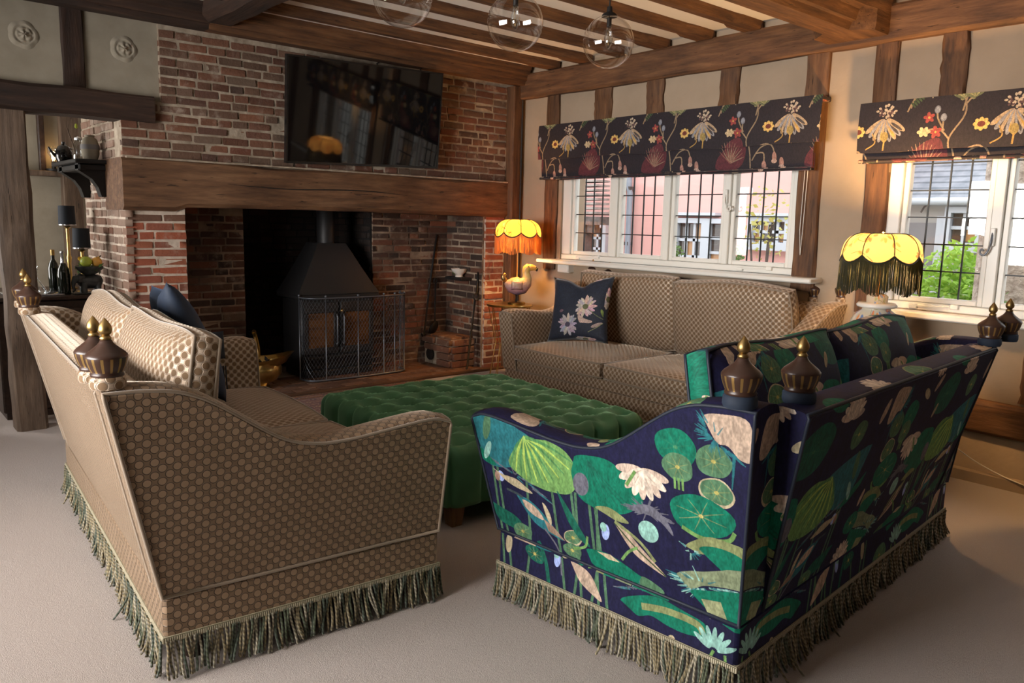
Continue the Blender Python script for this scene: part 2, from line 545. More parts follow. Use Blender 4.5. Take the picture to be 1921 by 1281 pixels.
# ------------------------------------------------------------------ printed cloths, painted motif by motif
class Canvas:
    def __init__(s, w, h, wm, hm, bgcol):
        s.w, s.h, s.wm, s.hm = w, h, wm, hm       # pixels and metres
        s.a = np.empty((h, w, 3)); s.a[:] = bgcol
        s.rs = np.random.RandomState(5)
    def poly(s, pts, col, al=1.0, wrap=True, soft=True):
        if soft and 4 < len(pts) < 20: pts = [(q.x, q.y) for q in bez([(p[0], p[1], 0) for p in list(pts[-2:]) + list(pts) + list(pts[:2])], 5)[10:-10]]
        P = np.array(pts, float) * [s.w / s.wm, s.h / s.hm]
        x0, y0 = np.floor(P.min(0)).astype(int) - 1
        x1, y1 = np.ceil(P.max(0)).astype(int) + 2
        if x1 - x0 < 1 or y1 - y0 < 1: return
        gx, gy = np.meshgrid(np.arange(x0, x1) + .5, np.arange(y0, y1) + .5)
        ins = np.zeros(gx.shape, bool)
        Q = np.roll(P, -1, 0)
        for (ax, ay), (bx, by) in zip(P, Q):
            if ay == by: continue
            c = (ay > gy) != (by > gy)
            ins ^= c & (gx < (bx - ax) * (gy - ay) / (by - ay) + ax)
        yy, xx = np.nonzero(ins)
        ix, iy = xx + x0, yy + y0
        if wrap: ix, iy = ix % s.w, iy % s.h
        else:
            k = (ix >= 0) & (ix < s.w) & (iy >= 0) & (iy < s.h); ix, iy = ix[k], iy[k]
        c = np.array(col, float)
        n = 1 + .22 * (s.rs.rand(len(ix), 1) - .5)
        s.a[iy, ix] = s.a[iy, ix] * (1 - al) + al * c * n
    def ell(s, x, y, rx, ry, rot, col, al=1.0, wob=.0, n=26):
        pts = []
        for i in range(n):
            t = 2 * PI * i / n
            k = 1 + wob * math.sin(3 * t + x * 40) + wob * .7 * math.sin(5 * t + y * 60)
            u, v = rx * math.cos(t) * k, ry * math.sin(t) * k
            pts.append((x + u * math.cos(rot) - v * math.sin(rot), y + u * math.sin(rot) + v * math.cos(rot)))
        s.poly(pts, col, al, soft=False)
    def line(s, pts, w, col, al=1.0, taper=False):
        P = bez([(p[0], p[1], 0) for p in pts], 6)
        L, Rr = [], []
        for i, p in enumerate(P):
            t = P[min(i + 1, len(P) - 1)] - P[max(i - 1, 0)]
            if t.length < 1e-9: continue
            t.normalize()
            k = w * (1 - i / len(P) * .8 if taper else 1) / 2
            L.append((p.x - t.y * k, p.y + t.x * k)); Rr.append((p.x + t.y * k, p.y - t.x * k))
        s.poly(L + Rr[::-1], col, al, soft=False)
    def pad(s, x, y, rx, ry, rot, col, rim=None, vein=(.45, .40, .12)):
        if rim: s.ell(x, y, rx, ry, rot, rim, wob=.03); s.ell(x, y + ry * .06, rx * .9, ry * .84, rot, col, wob=.03)
        else: s.ell(x, y, rx, ry, rot, col, wob=.03)
        for k in range(8):
            a = k * PI / 4 + .3
            u, v = rx * .8 * math.cos(a), ry * .8 * math.sin(a)
            s.line([(x, y), (x + (u * math.cos(rot) - v * math.sin(rot)) * .5, y + (u * math.sin(rot) + v * math.cos(rot)) * .55), (x + u * math.cos(rot) - v * math.sin(rot), y + u * math.sin(rot) + v * math.cos(rot))], .005, vein, .25, True)
        s.ell(x, y, .008, .006, 0, vein)
    def lotus(s, x, y, r, up=1, c1=(.60, .47, .38), c2=(.74, .63, .52)):
        for k in range(9):
            a = PI / 2 * up + (k - 4) * .36
            s.ell(x + r * .5 * math.cos(a), y + r * .5 * math.sin(a), r * .55, r * .17, a, c2 if k % 2 else c1)
        for k in range(5):
            a = PI / 2 * up + (k - 2) * .5
            s.ell(x + r * .33 * math.cos(a), y + r * .33 * math.sin(a), r * .38, r * .14, a, c2)
            s.line([(x, y), (x + r * .6 * math.cos(a), y + r * .6 * math.sin(a))], .004, (.42, .30, .22), .6)
    def grassy(s, pts, col, col2, n=40, ln=.05):
        P = np.array(pts); c = P.mean(0)
        for k in range(n):
            i = s.rs.randint(len(P)); t = s.rs.rand()
            p = P[i] * (1 - t) + P[(i + 1) % len(P)] * t
            d = (p - c); d /= max(1e-6, np.linalg.norm(d))
            s.line([tuple(p), tuple(p + d * ln * (.5 + s.rs.rand()))], .007, col if k % 2 else col2, .8, True)
    def brush(s, amt, cell=(9, 22)):
        # uneven inking of the print: soft streaks over every motif
        for cw, ch in (cell, (cell[0] // 3 + 1, cell[1] // 3)):
            r_ = s.rs.rand(s.h // ch + 2, s.w // cw + 2)
            n = np.kron(r_, np.ones((ch, cw)))[:s.h, :s.w]
            for ax_, k in ((0, ch), (1, cw)):
                c_ = np.cumsum(np.concatenate([n, np.take(n, range(k), axis=ax_)], axis=ax_), axis=ax_)
                n = (np.take(c_, range(k, k + s.a.shape[ax_]), axis=ax_) - np.take(c_, range(s.a.shape[ax_]), axis=ax_)) / k
            s.a *= (1 - amt / 2 + amt * n)[:, :, None]
        return s
    def image(s, name):
        im = bpy.data.images.new(name, s.w, s.h, float_buffer=True, is_data=False)
        px = np.ones((s.h, s.w, 4), np.float32)
        px[:, :, :3] = np.clip(s.a, 0, 1)
        im.colorspace_settings.name = 'Linear Rec.709'
        im.pixels.foreach_set(px.ravel())
        im.update()
        im.pack()
        return im

def print_mat(name, cv, rough=.7, sheen=.3, translucent=0, tint=(1, 1, 1), off=(0, 0, 0), ext='REPEAT', bump=.25):
    g = G(name)
    v = g.vec('MULTIPLY', g.vec('ADD', g.coord('UV'), off), (1 / cv.wm, 1 / cv.hm, 1))
    tx = g.t.nodes.new('ShaderNodeTexImage'); tx.image = cv.image(name + '_print'); tx.extension = ext
    g.t.links.new(v, tx.inputs[0])
    g.p(Base_Color=tx.outputs[0], Roughness=rough, Sheen_Weight=sheen, Sheen_Roughness=.4)
    w = g.noise(g.vec('MULTIPLY', g.coord('UV'), (1, 1, 1)), 420, 2)
    g.bump(w, bump, .002)
    if translucent:
        tr = g.n('ShaderNodeBsdfTranslucent'); g.t.links.new(tx.outputs[0], tr.inputs[0])
        mx = g.n('ShaderNodeMixShader', i0=translucent, i1=g.b.outputs[0], i2=tr.outputs[0])
        g.t.links.new(mx.outputs[0], g.t.nodes['Material Output'].inputs[0])
    return g

NAVY = (.0105, .0105, .044)
EMER = (0.004, 0.165, 0.10); EM2 = (0.009, 0.116, 0.078); SAGE = (0.085, 0.194, 0.105); LEAF = (0.155, 0.310, 0.093); OLIVE = (0.232, 0.264, 0.116)
CREAM = (.47, .40, .26); BLUSH = (.50, .375, .285); TEAL = (0.023, 0.163, 0.194); PALE = (0.279, 0.527, 0.465); LILAC = (0.341, 0.434, 0.800); GREY = (0.139, 0.139, 0.178)
def lily_print():
    c = Canvas(1280, 1180, 1.30, 1.18, NAVY)
    # tall stems first
    for x, t in ((.70, .03), (.66, -.02), (.62, .02), (.58, -.03), (.54, .02), (.98, .03), (1.02, .02), (.90, -.02), (.50, .03)):
        c.line([(x, .12), (x + t, .32), (x + t * 1.5, .56)], .012, SAGE, .9)
    c.poly([(1.16, .78), (.854, .735), (.80, .66), (.88, .60), (1.06, .56), (1.12, .66)], TEAL)
    c.grassy([(1.08, .60), (.97, .56), (.88, .54), (.80, .50)], GREY, TEAL, 46, .05)
    fan = [(.854, .716), (.957, .60), (.882, .545), (.80, .53), (.744, .53), (.66, .545), (.615, .60), (.62, .66), (.665, .71), (.752, .73)]
    c.poly(fan, (.16, .33, .10))
    for k in range(13):
        a = k / 12
        e = (.95 - .33 * a, .58 - .05 * math.sin(a * PI) + .09 * a * a)
        c.line([(.854, .72), ((.854 + e[0]) / 2 + .01, (.72 + e[1]) / 2 + .015), e], .017, (.42, .58, .12) if k % 2 else (.07, .23, .085), .9, True)
    c.poly([(.62, .70), (.54, .72), (.466, .72), (.41, .69), (.38, .665), (.35, .64), (.337, .60), (.39, .555), (.437, .533), (.49, .53), (.543, .525), (.60, .54), (.627, .575), (.64, .64)], EMER)
    for k in range(7): c.line([(.56, .70), (.46 + .02 * k, .62), (.36 + .04 * k, .56)], .004, EM2, .8)
    c.poly([(.543, .527), (.49, .545), (.437, .533), (.40, .51), (.46, .505)], OLIVE)
    c.grassy([(.402, .569), (.314, .603), (.248, .568), (.33, .57)], GREY, GREY, 40, .03)
    c.poly([(.402, .569), (.314, .603), (.248, .568), (.225, .52), (.29, .565)], GREY)
    c.ell(.60, .60, .035, .045, .3, GREY)
    c.lotus(.335, .72, .10, -1)
    c.line([(.36, .71), (.38, .68), (.40, .65)], .012, LEAF)
    c.pad(.20, .831, .075, .062, .1, EMER, vein=(.05, .2, .1))
    c.pad(.196, .766, .056, .047, 0, SAGE); c.pad(.069, .815, .062, .052, -.2, SAGE); c.pad(.062, .716, .062, .046, .1, SAGE, CREAM)
    for k in range(3): c.line([(.18 + .014 * k, .73), (.18 + .014 * k, .69)], .008, LEAF)
    c.pad(.119, .622, .115, .068, -.05, EMER, vein=(.55, .47, .16)); c.line([(.005, .60), (.03, .565), (.12, .548), (.19, .565)], .014, LEAF)
    c.poly([(.463, .495), (.42, .485), (.367, .443), (.31, .40), (.26, .36), (.32, .375), (.383, .401), (.43, .45)], BLUSH)
    c.line([(.463, .495), (.375, .425), (.26, .36)], .006, (.06, .09, .04)); c.line([(.46, .50), (.36, .455), (.30, .40)], .012, OLIVE)
    c.ell(.321, .505, .040, .038, 0, PALE); c.line([(.37, .43), (.41, .40), (.44, .36)], .010, LEAF)
    c.poly([(.94, .475), (.90, .468), (.865, .462), (.82, .44), (.783, .413), (.745, .38), (.708, .345), (.77, .352), (.839, .37), (.885, .405)], TEAL)
    c.poly([(.905, .455), (.86, .45), (.82, .43), (.80, .40), (.85, .405), (.895, .43)], BLUSH); c.poly([(.80, .405), (.75, .385), (.70, .345), (.78, .36)], (.32, .22, .16))
    c.line([(.985, .478), (.93, .472), (.90, .465)], .010, (.05, .07, .08)); c.line([(.80, .365), (.74, .30), (.72, .2)], .008, GREY)
    c.poly([(.60, .345), (.545, .36), (.495, .361), (.43, .345), (.369, .325), (.31, .315), (.278, .30), (.34, .28), (.442, .275), (.52, .28), (.58, .30)], EMER)
    c.poly([(.36, .325), (.30, .315), (.27, .295), (.31, .27), (.38, .285)], SAGE); c.poly([(.55, .355), (.49, .362), (.45, .345), (.50, .34)], CREAM)
    c.poly([(.18, .50), (.14, .535), (.091, .56), (.03, .562), (-.03, .553), (-.03, .50), (.03, .495), (.087, .50), (.13, .49)], OLIVE)
    c.poly([(.13, .505), (.08, .53), (.01, .53), (-.03, .51), (-.03, .46), (.05, .455)], EMER); c.grassy([(.18, .50), (.16, .48), (.14, .49)], PALE, TEAL, 16, .02)
    c.poly([(.22, .385), (.17, .415), (.121, .43), (.06, .455), (.018, .472), (-.05, .48), (-.04, .42), (.05, .40), (.12, .38), (.178, .345)], (.22, .27, .16))
    c.grassy([(.22, .385), (.17, .35), (.10, .38), (.02, .40)], TEAL, PALE, 50, .035)
    c.poly([(.17, .34), (.10, .37), (0, .40), (-.05, .40), (-.05, .26), (.02, .26), (.10, .29)], EMER); c.poly([(.13, .33), (.06, .345), (.04, .29), (.10, .27)], (.30, .33, .18))
    c.poly([(.45, .205), (.37, .25), (.293, .27), (.20, .26), (.116, .245), (.11, .205), (.18, .185), (.254, .185), (.32, .195), (.379, .175)], EMER)
    c.line([(.36, .215), (.26, .235), (.15, .235), (.12, .21)], .024, OLIVE); c.grassy([(.45, .25), (.38, .27), (.30, .28)], TEAL, GREY, 30, .03)
    for k in range(7): c.ell(.08 + .05 * math.cos(.5 + k * .36), .165 + .05 * math.sin(.5 + k * .36), .035, .009, .5 + k * .36, PALE)
    c.line([(.08, .17), (.10, .12), (.11, .08)], .01, LEAF); c.line([(.04, .17), (.03, .10)], .01, LEAF)
    c.poly([(.68, .27), (.62, .265), (.58, .245), (.55, .205), (.53, .165), (.58, .18), (.63, .205), (.66, .24)], BLUSH)
    c.ell(.504, .445, .017, .032, .2, LILAC); c.ell(.512, .462, .014, .018, .2, PALE); c.ell(.745, .255, .016, .030, .1, LILAC); c.ell(.75, .272, .013, .014, 0, PALE)
    c.ell(1.01, .525, .018, .022, 0, LILAC); c.ell(1.03, .52, .014, .020, 0, (.35, .22, .17))
    c.poly([(.10, .95), (.03, .97), (-.05, .96), (-.06, .85), (-.02, .84), (.019, .874), (.06, .88)], BLUSH); c.grassy([(.10, .95), (.085, .90), (.05, .875), (.0, .85)], TEAL, TEAL, 50, .035)
    c.line([(.0, .85), (.005, .79), (.01, .74)], .012, TEAL, 1, True)
    c.poly([(1.20, .665), (1.15, .64), (1.098, .618), (1.05, .585), (1.032, .565), (1.08, .565), (1.13, .59), (1.18, .625)], EMER)
    c.poly([(1.05, .548), (1.0, .535), (.93, .534), (.88, .515), (.845, .495), (.90, .495), (.954, .503), (1.0, .52)], CREAM)
    c.poly([(.80, .47), (.78, .46), (.76, .42), (.765, .39), (.785, .42)], CREAM); c.ell(1.06, .72, .02, .06, .3, SAGE); c.ell(1.07, .62, .015, .045, .5, PALE)
    c.poly([(1.10, .395), (1.02, .385), (.949, .37), (.91, .336), (.96, .315), (1.05, .33)], EM2); c.pad(.92, .315, .05, .035, -.2, SAGE); c.pad(.66, .372, .045, .030, -.3, SAGE, CREAM); c.pad(.668, .318, .045, .028, -.1, SAGE)
    c.poly([(.72, .54), (.68, .50), (.62, .42), (.58, .36), (.63, .38), (.68, .44)], EM2)
    c.line([(.59, .40), (.60, .36), (.63, .34), (.66, .33)], .010, LEAF); c.pad(.86, .24, .05, .03, .3, EM2); c.ell(1.0, .24, .018, .04, .1, CREAM); c.line([(.84, .30), (.80, .22), (.78, .12)], .018, EM2)
    # top of the repeat and its right edge
    c.pad(.62, .86, .14, .085, .2, EM2, vein=(.05, .2, .1)); c.lotus(.86, .93, .09); c.ell(.45, .93, .05, .016, .7, BLUSH); c.lotus(.42, 1.03, .07, -1); c.pad(.98, .85, .06, .05, .3, SAGE)
    c.pad(.72, 1.03, .085, .06, -.3, EMER); c.ell(.33, .90, .045, .018, -.5, CREAM); c.pad(.22, 1.06, .10, .07, .1, SAGE, OLIVE); c.lotus(1.10, 1.05, .08); c.ell(1.18, .90, .05, .02, 1.1, BLUSH); c.ell(.52, .80, .035, .014, 1.0, CREAM)
    c.pad(1.22, .45, .06, .045, 0, EMER); c.lotus(1.22, .30, .075); c.ell(1.24, .55, .035, .015, 1.2, BLUSH); c.pad(1.20, .16, .075, .045, .2, SAGE); c.ell(.40, .10, .06, .02, .3, BLUSH); c.pad(.60, .08, .08, .045, 0, EMER); c.pad(.98, .10, .07, .05, .2, EM2); c.lotus(.80, .06, .06); c.ell(.24, .12, .02, .04, .2, CREAM)
    return c
CV_LILY = lily_print().brush(.55)
gl_ = print_mat('lily_cloth', CV_LILY, .68, .0)
gl_.p(Specular_IOR_Level=.22)

def blind_print():
    c = Canvas(740, 640, .74, .64, (.014, .009, .014))
    STEM = (.27, .195, .12); GOLD = (.46, .28, .07); BLU = (.24, .24, .26); WARM = (.40, .29, .18); RED = (.26, .045, .04); DRED = (.095, .018, .026)
    # stems
    for p in ([(.20, .02), (.19, .12), (.17, .24), (.25, .38), (.235, .50), (.20, .63)], [(.235, .40), (.26, .52), (.31, .63)], [(.17, .24), (.11, .30), (.03, .30)], [(.14, .29), (.10, .36), (.09, .40)], [(.13, .29), (.13, .35)], [(.25, .44), (.34, .56), (.40, .61)], [(.21, .08), (.27, .17), (.35, .19), (.39, .13)], [(.24, .13), (.30, .13), (.31, .06)], [(.05, .58), (-.05, .50), (-.09, .42)], [(.05, .58), (.12, .57), (.16, .50)]):
        c.line(p, .010, STEM, 1)
    # bell flower
    for k in range(9):
        a = -PI / 2 + (k - 4) * .24
        x, y = .52 + .075 * math.cos(a) * 1.1, .395 + .085 * math.sin(a)
        c.ell(x, y, .072, .019, a, BLU if k % 2 else WARM)
        c.ell(x + .005, y - .01, .045, .009, a, GOLD if k % 3 == 0 else (.06, .05, .05))
    for k in range(40):
        a = c.rs.rand() * 6.28; q = c.rs.rand() ** .5 * .05
        c.ell(.52 + q * math.cos(a) * 1.2, .435 + q * math.sin(a) * .8, .010, .007, a, (.46, .37, .27) if k % 3 else (.10, .05, .05))
    c.ell(.52, .275, .024, .032, 0, (.30, .22, .07)); c.line([(.52, .25), (.515, .19)], .010, GOLD)
    # thistles, balls, red and yellow blossoms
    for x in (.225, .285):
        for k in range(7):
            a = PI / 2 + (k - 3) * .38
            c.ell(x + .022 * math.cos(a), .475 + .022 * math.sin(a), .036, .007, a, (.30, .27, .12) if k % 2 else (.13, .14, .07))
    for x, y in ((.09, .42), (.13, .37)): c.ell(x, y, .018, .024, 0, (.19, .20, .24)); c.ell(x, y, .012, .016, 0, (.24, .26, .30))
    for x, y, r in ((.045, .375, .03), (.09, .285, .034)):
        for k in range(5):
            a = k * 1.257 + .5; c.ell(x + r * .6 * math.cos(a), y + r * .6 * math.sin(a), r * .55, r * .36, a, RED)
        c.ell(x, y, .007, .007, 0, GOLD)
    for k in range(6):
        a = k * 1.05; c.ell(.02 + .02 * math.cos(a), .29 + .013 * math.sin(a), .02, .012, a, (.50, .38, .22))
    for k in range(8):
        a = k * .785; c.ell(.345 + .024 * math.cos(a), .315 + .018 * math.sin(a), .022, .014, a, (.60, .40, .12))
    c.ell(.345, .315, .022, .017, 0, (.14, .03, .02))
    # fern sprays
    c.line([(-.07, .44), (-.05, .52), (.02, .60), (.12, .60), (.17, .52)], .007, STEM)
    for k in range(12): c.ell(-.06 + .012 * k, .46 + .011 * k, .022, .006, 2.3, (.045, .075, .03))
    for k in range(26): c.ell(-.03 + c.rs.rand() * .10, .49 + c.rs.rand() * .09, .004, .004, 0, (.42, .36, .26))
    # great red fan leaf at the foot
    c.poly([(-.11, .03), (-.10, .10), (-.04, .17), (.04, .235), (.11, .25), (.14, .20), (.15, .12), (.12, .05), (.05, .015), (-.05, .01)], DRED)
    for k in range(12):
        a = .25 + k * .21; c.line([(.02, .07), (.02 + .07 * math.cos(a), .07 + .09 * math.sin(a)), (.02 + .12 * math.cos(a), .07 + .16 * math.sin(a))], .012, (.22, .085, .065) if k % 2 else (.26, .18, .12), .95, True)
    for x, y in ((.39, .10), (.31, .04), (.45, .06)): c.ell(x, y, .018, .036, .1, (.36, .19, .15)); c.ell(x, y - .03, .022, .016, 0, (.44, .30, .24))
    c.line([(.40, .20), (.46, .24), (.44, .30)], .008, (.35, .22, .06))
    return c
CV_BLIND = blind_print().brush(.6, (6, 12))
print_mat('blind_cloth', CV_BLIND, .75, .15, translucent=.10)

def cushion_print():
    c = Canvas(520, 520, .52, .52, (.010, .016, .034))
    for x, y, r, tone in ((.345, .27, .105, (.62, .50, .44)), (.19, .12, .10, (.46, .40, .46))):
        for k in range(26):
            a = k * .2417 * 2 + (k % 3) * .1
            rr = r * (.72 + .28 * c.rs.rand())
            c.ell(x + rr * .5 * math.cos(a), y + rr * .5 * math.sin(a), rr * .5, r * .12, a, tuple(q * (.75 + .4 * c.rs.rand()) for q in tone))
        c.ell(x, y, r * .24, r * .22, 0, (.12, .13, .06) if x > .3 else (.06, .05, .09))
    for k in range(7): c.ell(.30 + .012 * k, .17 - .004 * k, .04, .014, -1.2 + k * .2, (.55, .40, .34))
    c.line([(.37, .25), (.44, .20), (.50, .17)], .006, (.13, .15, .07)); c.ell(.49, .22, .012, .035, .4, (.20, .28, .07)); c.ell(.45, .12, .05, .014, .4, (.40, .30, .27)); c.line([(.38, .06), (.45, .10), (.50, .14)], .006, (.22, .24, .12)); c.ell(.12, .235, .02, .012, .3, (.16, .09, .12))
    return c
print_mat('cushion_cloth', cushion_print().brush(.6, (6, 10)), .7, .35, off=(.26, .26, 0), ext='EXTEND')

def rug_print():
    c = Canvas(480, 420, .48, .42, (.17, .055, .042))
    for i in range(6):
        for j in range(5):
            x, y = .04 + .08 * i, .04 + .085 * j
            k = (i + j) % 3
            c.ell(x, y, .026, .026, 0, ((.05, .035, .05), (.40, .23, .13), (.24, .12, .09))[k], n=4 if k else 8)
            c.ell(x, y, .013, .013, .8, ((.45, .33, .22), (.09, .04, .04), (.36, .18, .10))[k], n=4)
            c.line([(x + .03, y - .03), (x + .045, y), (x + .03, y + .03)], .005, (.40, .30, .20))
    return c
print_mat('rug_cloth', rug_print(), .95, .1)

def shade_print(base, leafs, stems, wm=1.5, hm=.3, seed=3):
    c = Canvas(900, 240, wm, hm, base)
    c.rs = np.random.RandomState(seed)
    for k in range(26):
        x, y = c.rs.rand() * wm, c.rs.rand() * hm
        a = c.rs.rand() * 6.28
        c.line([(x, y), (x + .05 * math.cos(a), y + .04 * math.sin(a)), (x + .10 * math.cos(a + .5), y + .08 * math.sin(a + .5))], .005, stems, .9)
        for q in range(4):
            u = c.rs.rand() * 6.28
            c.ell(x + .035 * math.cos(u), y + .03 * math.sin(u), .020, .010, u, leafs[c.rs.randint(len(leafs))], .85)
    return c
print_mat('shade_amber', shade_print((.50, .27, .06), [(.26, .06, .016), (.42, .18, .04), (.12, .04, .02), (.55, .38, .2)], (.06, .02, .01)), .8, 0, translucent=.55)
print_mat('shade_cream', shade_print((.21, .14, .062), [(.15, .04, .012), (.16, .07, .035), (.075, .06, .02), (.20, .10, .025), (.09, .03, .016)], (.06, .042, .016), seed=8), .8, 0, translucent=.30)
print_mat('jar_glaze', shade_print((.55, .50, .40), [(.75, .24, .06), (.85, .50, .14), (.12, .20, .42), (.40, .42, .18)], (.30, .30, .15), .6, .3, 5), .15, 0, bump=0)

def strand_mat(name, col, tr):
    g = G(name); g.p(Base_Color=col, Roughness=.6, Sheen_Weight=.3)
    t = g.n('ShaderNodeBsdfTranslucent', Color=(*tr, 1))
    mx = g.n('ShaderNodeMixShader', i0=.4, i1=g.b.outputs[0], i2=t.outputs[0])
    g.t.links.new(mx.outputs[0], g.t.nodes['Material Output'].inputs[0])
strand_mat('amber_strands', (.50, .22, .035), (.85, .38, .05))
strand_mat('olive_strands', (.022, .028, .007), (.085, .08, .014))

# ------------------------------------------------------------------ room shell
XW, YB = 5.35, 6.17
def holed_wall(axis, p0, p1, u0, u1, z0, z1, holes):
    """one connected slab between planes p0 and p1 (axis 'x' or 'y') with rectangular openings"""
    us = sorted({u0, u1, *[h[0] for h in holes], *[h[1] for h in holes]})
    zs = sorted({z0, z1, *[h[2] for h in holes], *[h[3] for h in holes]})
    def solid(i, j):
        if i < 0 or j < 0 or i >= len(us) - 1 or j >= len(zs) - 1: return False
        cu, cz = (us[i] + us[i + 1]) / 2, (zs[j] + zs[j + 1]) / 2
        return not any(h[0] < cu < h[1] and h[2] < cz < h[3] for h in holes)
    V, F, ix = [], [], {}
    def vid(i, j, k):
        if (i, j, k) not in ix:
            ix[i, j, k] = len(V)
            p = (p0, p1)[k]
            V.append((p, us[i], zs[j]) if axis == 'x' else (us[i], p, zs[j]))
        return ix[i, j, k]
    for i in range(len(us) - 1):
        for j in range(len(zs) - 1):
            if not solid(i, j): continue
            for k in (0, 1): F.append([vid(i, j, k), vid(i + 1, j, k), vid(i + 1, j + 1, k), vid(i, j + 1, k)])
            for (di, dj), (a, b) in {(-1, 0): ((i, j), (i, j + 1)), (1, 0): ((i + 1, j), (i + 1, j + 1)), (0, -1): ((i, j), (i + 1, j)), (0, 1): ((i, j + 1), (i + 1, j + 1))}.items():
                if not solid(i + di, j + dj): F.append([vid(*a, 0), vid(*b, 0), vid(*b, 1), vid(*a, 1)])
    return V, F

def struct(name, vf, mat, **kw):
    lab = kw.pop('label', None)
    return obj(name, vf, mat, fix=True, kind='structure', label=lab, **kw)

struct('floor', box(-2.6, 5.36, -3.0, 9.0, -.12, 0), 'carpet', label='pale beige wool carpet covering the room floor')
ceiling = struct('ceiling', box(-2.6, 5.7, -3.0, 9.0, 3.012, 3.2), 'ceiling_plaster', label='cream plaster ceiling between dark oak joists')
W1 = (3.04, 5.50, 1.165, 2.30)      # window openings in the window wall (y0, y1, z0, z1)
W2 = (.52, 2.40, 1.0, 2.25)
wall_r = struct('wall_right', holed_wall('x', XW, XW + .32, -3.0, 6.9, 0, 3.06, [W1, W2]), 'plaster', label='cream plaster window wall with oak studs')
struct('wall_left', holed_wall('x', -2.55, -2.25, -3.0, 6.3, 0, 3.06, [(1.4, 4.8, .9, 2.35)]), 'plaster', label='cream plaster wall with an unseen opening added for the side light')
struct('wall_rear', box(-2.55, 5.6, -3.0, -2.8, 0, 3.06), 'timber_z', label='unseen rear wall, dark timber added to cut bounced light')  # dark panelling put on the unseen wall to cut bounced light
w3 = empty('window_added', (-2.4, 3.1, 1.62), label='added unseen casement window in the left wall for the side light', kind='structure')  # window added out of view to carry the light from the left
for y in (-1.66, -.56, .56, 1.66): obj('mullion', cbox(-.04, .04, y - .04, y + .04, -.72, .72, .006), 'white_paint', w3, fix=True)
for z in (-.69, .69): obj('rail', cbox(-.04, .04, -1.7, 1.7, z - .035, z + .035, .006), 'white_paint', w3, fix=True)
wall_far = struct('wall_far', box(-.6, 2.4, 8.8, 9.0, 0, 3.06), 'panel_plaster', label='pale rough plaster wall of the room beyond the opening')
struct('wall_far_side', box(-.72, -.6, 6.3, 9.0, 0, 3.06), 'panel_plaster', label='plaster side wall of the room beyond the opening')

def beam(name, parent, p0, p1, w, h, mat, wob=.008, seg=10, ch=.015, seed=0, **tags):
    """hewn timber from p0 to p1 (centres of the end faces); w across, h up (or second cross axis for posts)"""
    p0, p1 = Vector(p0), Vector(p1)
    d = p1 - p0
    ax = max(range(3), key=lambda i: abs(d[i]))
    e1, e2 = [Vector([1.0 if i == j else 0.0 for j in range(3)]) for i in range(3) if i != ax]
    rings = []
    for s in range(seg + 1):
        c = p0 + d * (s / seg)
        ring = []
        a, b = w / 2, h / 2
        for i, (x, y) in enumerate(((-a + ch, -b), (a - ch, -b), (a, -b + ch), (a, b - ch), (a - ch, b), (-a + ch, b), (-a, b - ch), (-a, -b + ch))):
            n1 = mnoise.noise(Vector((s * .9 + seed * 7.1, (i // 2) * 3.3, .5))) * wob
            n2 = mnoise.noise(Vector((s * .9 + seed * 7.1, (i // 2) * 3.3, 9.5))) * wob
            ring.append(c + e1 * (x + n1) + e2 * (y + n2))
        rings.append(ring)
    return obj(name, loft(rings), mat, parent, smooth=35, fix=True, **tags)

# ---- brickwork
def brick_meshes(n=7):
    out = []
    for k in range(n):
        v, f = cbox(-.5, .5, -.5, .5, -.5, .5, .03, .10)
        v = [tuple(q + (rnd.random() - .5) * (.028, .06, .10)[i] for i, q in enumerate(p)) for p in v]
        out.append((v, f))
    return out
_bv = brick_meshes()
BRICKS = {}
def brick_mesh(mat, k):
    if (mat, k) not in BRICKS:
        me = mesh('brick', *_bv[k], smooth=50, fix=True)
        me.materials.append(M[mat])
        BRICKS[mat, k] = me
    return BRICKS[mat, k]

def lay(parent, plane, face, u0, u1, z0, z1, mat, course=.0655, skip=(), proud=.006, depth=.05, sag=0, joint=.0155, header=.35, pick=None):
    """bricks on a wall face. plane: 'y-' (faces -Y), 'x-' , 'x+'; face: coordinate of the mortar plane"""
    z = z0
    row = 0
    while z + course * .6 < z1:
        h = min(course, z1 - z) - joint + rnd.uniform(-.003, .003)
        u = u0 + (0 if row % 2 else -rnd.uniform(.04, .12))
        while u < u1 - .02:
            ln = rnd.uniform(.095, .125) if rnd.random() < header else rnd.uniform(.165, .235)
            a, b = max(u, u0), min(u + ln, u1)
            if u1 - b < .06: b = u1
            u += ln + joint
            if b == u1: u = u1
            if b - a < .03: continue
            cu, cz = (a + b) / 2, z + course / 2
            if any(s[0] < cu < s[1] and s[2] < cz < s[3] for s in skip): continue
            m = mat if pick is None else pick(cu, cz)
            p = proud + rnd.uniform(-.006, .006)
            o = bpy.data.objects.new('brick', brick_mesh(m, rnd.randrange(len(_bv))))
            zz = cz + sag * math.sin((cu - u0) / max(.01, u1 - u0) * PI) + rnd.uniform(-.003, .003)
            if plane == 'y-':
                o.location = (cu, face + depth / 2 - p, zz); o.scale = (b - a, depth, h)
            elif plane == 'x-':
                o.location = (face + depth / 2 - p, cu, zz); o.scale = (b - a, depth, h); o.rotation_euler = (0, 0, PI / 2)
            else:
                o.location = (face - depth / 2 + p, cu, zz); o.scale = (b - a, depth, h); o.rotation_euler = (0, 0, PI / 2)
            o.rotation_euler.y = rnd.uniform(-.008, .008) if plane == 'y-' else 0
            link(o, parent)
        z += course
        row += 1

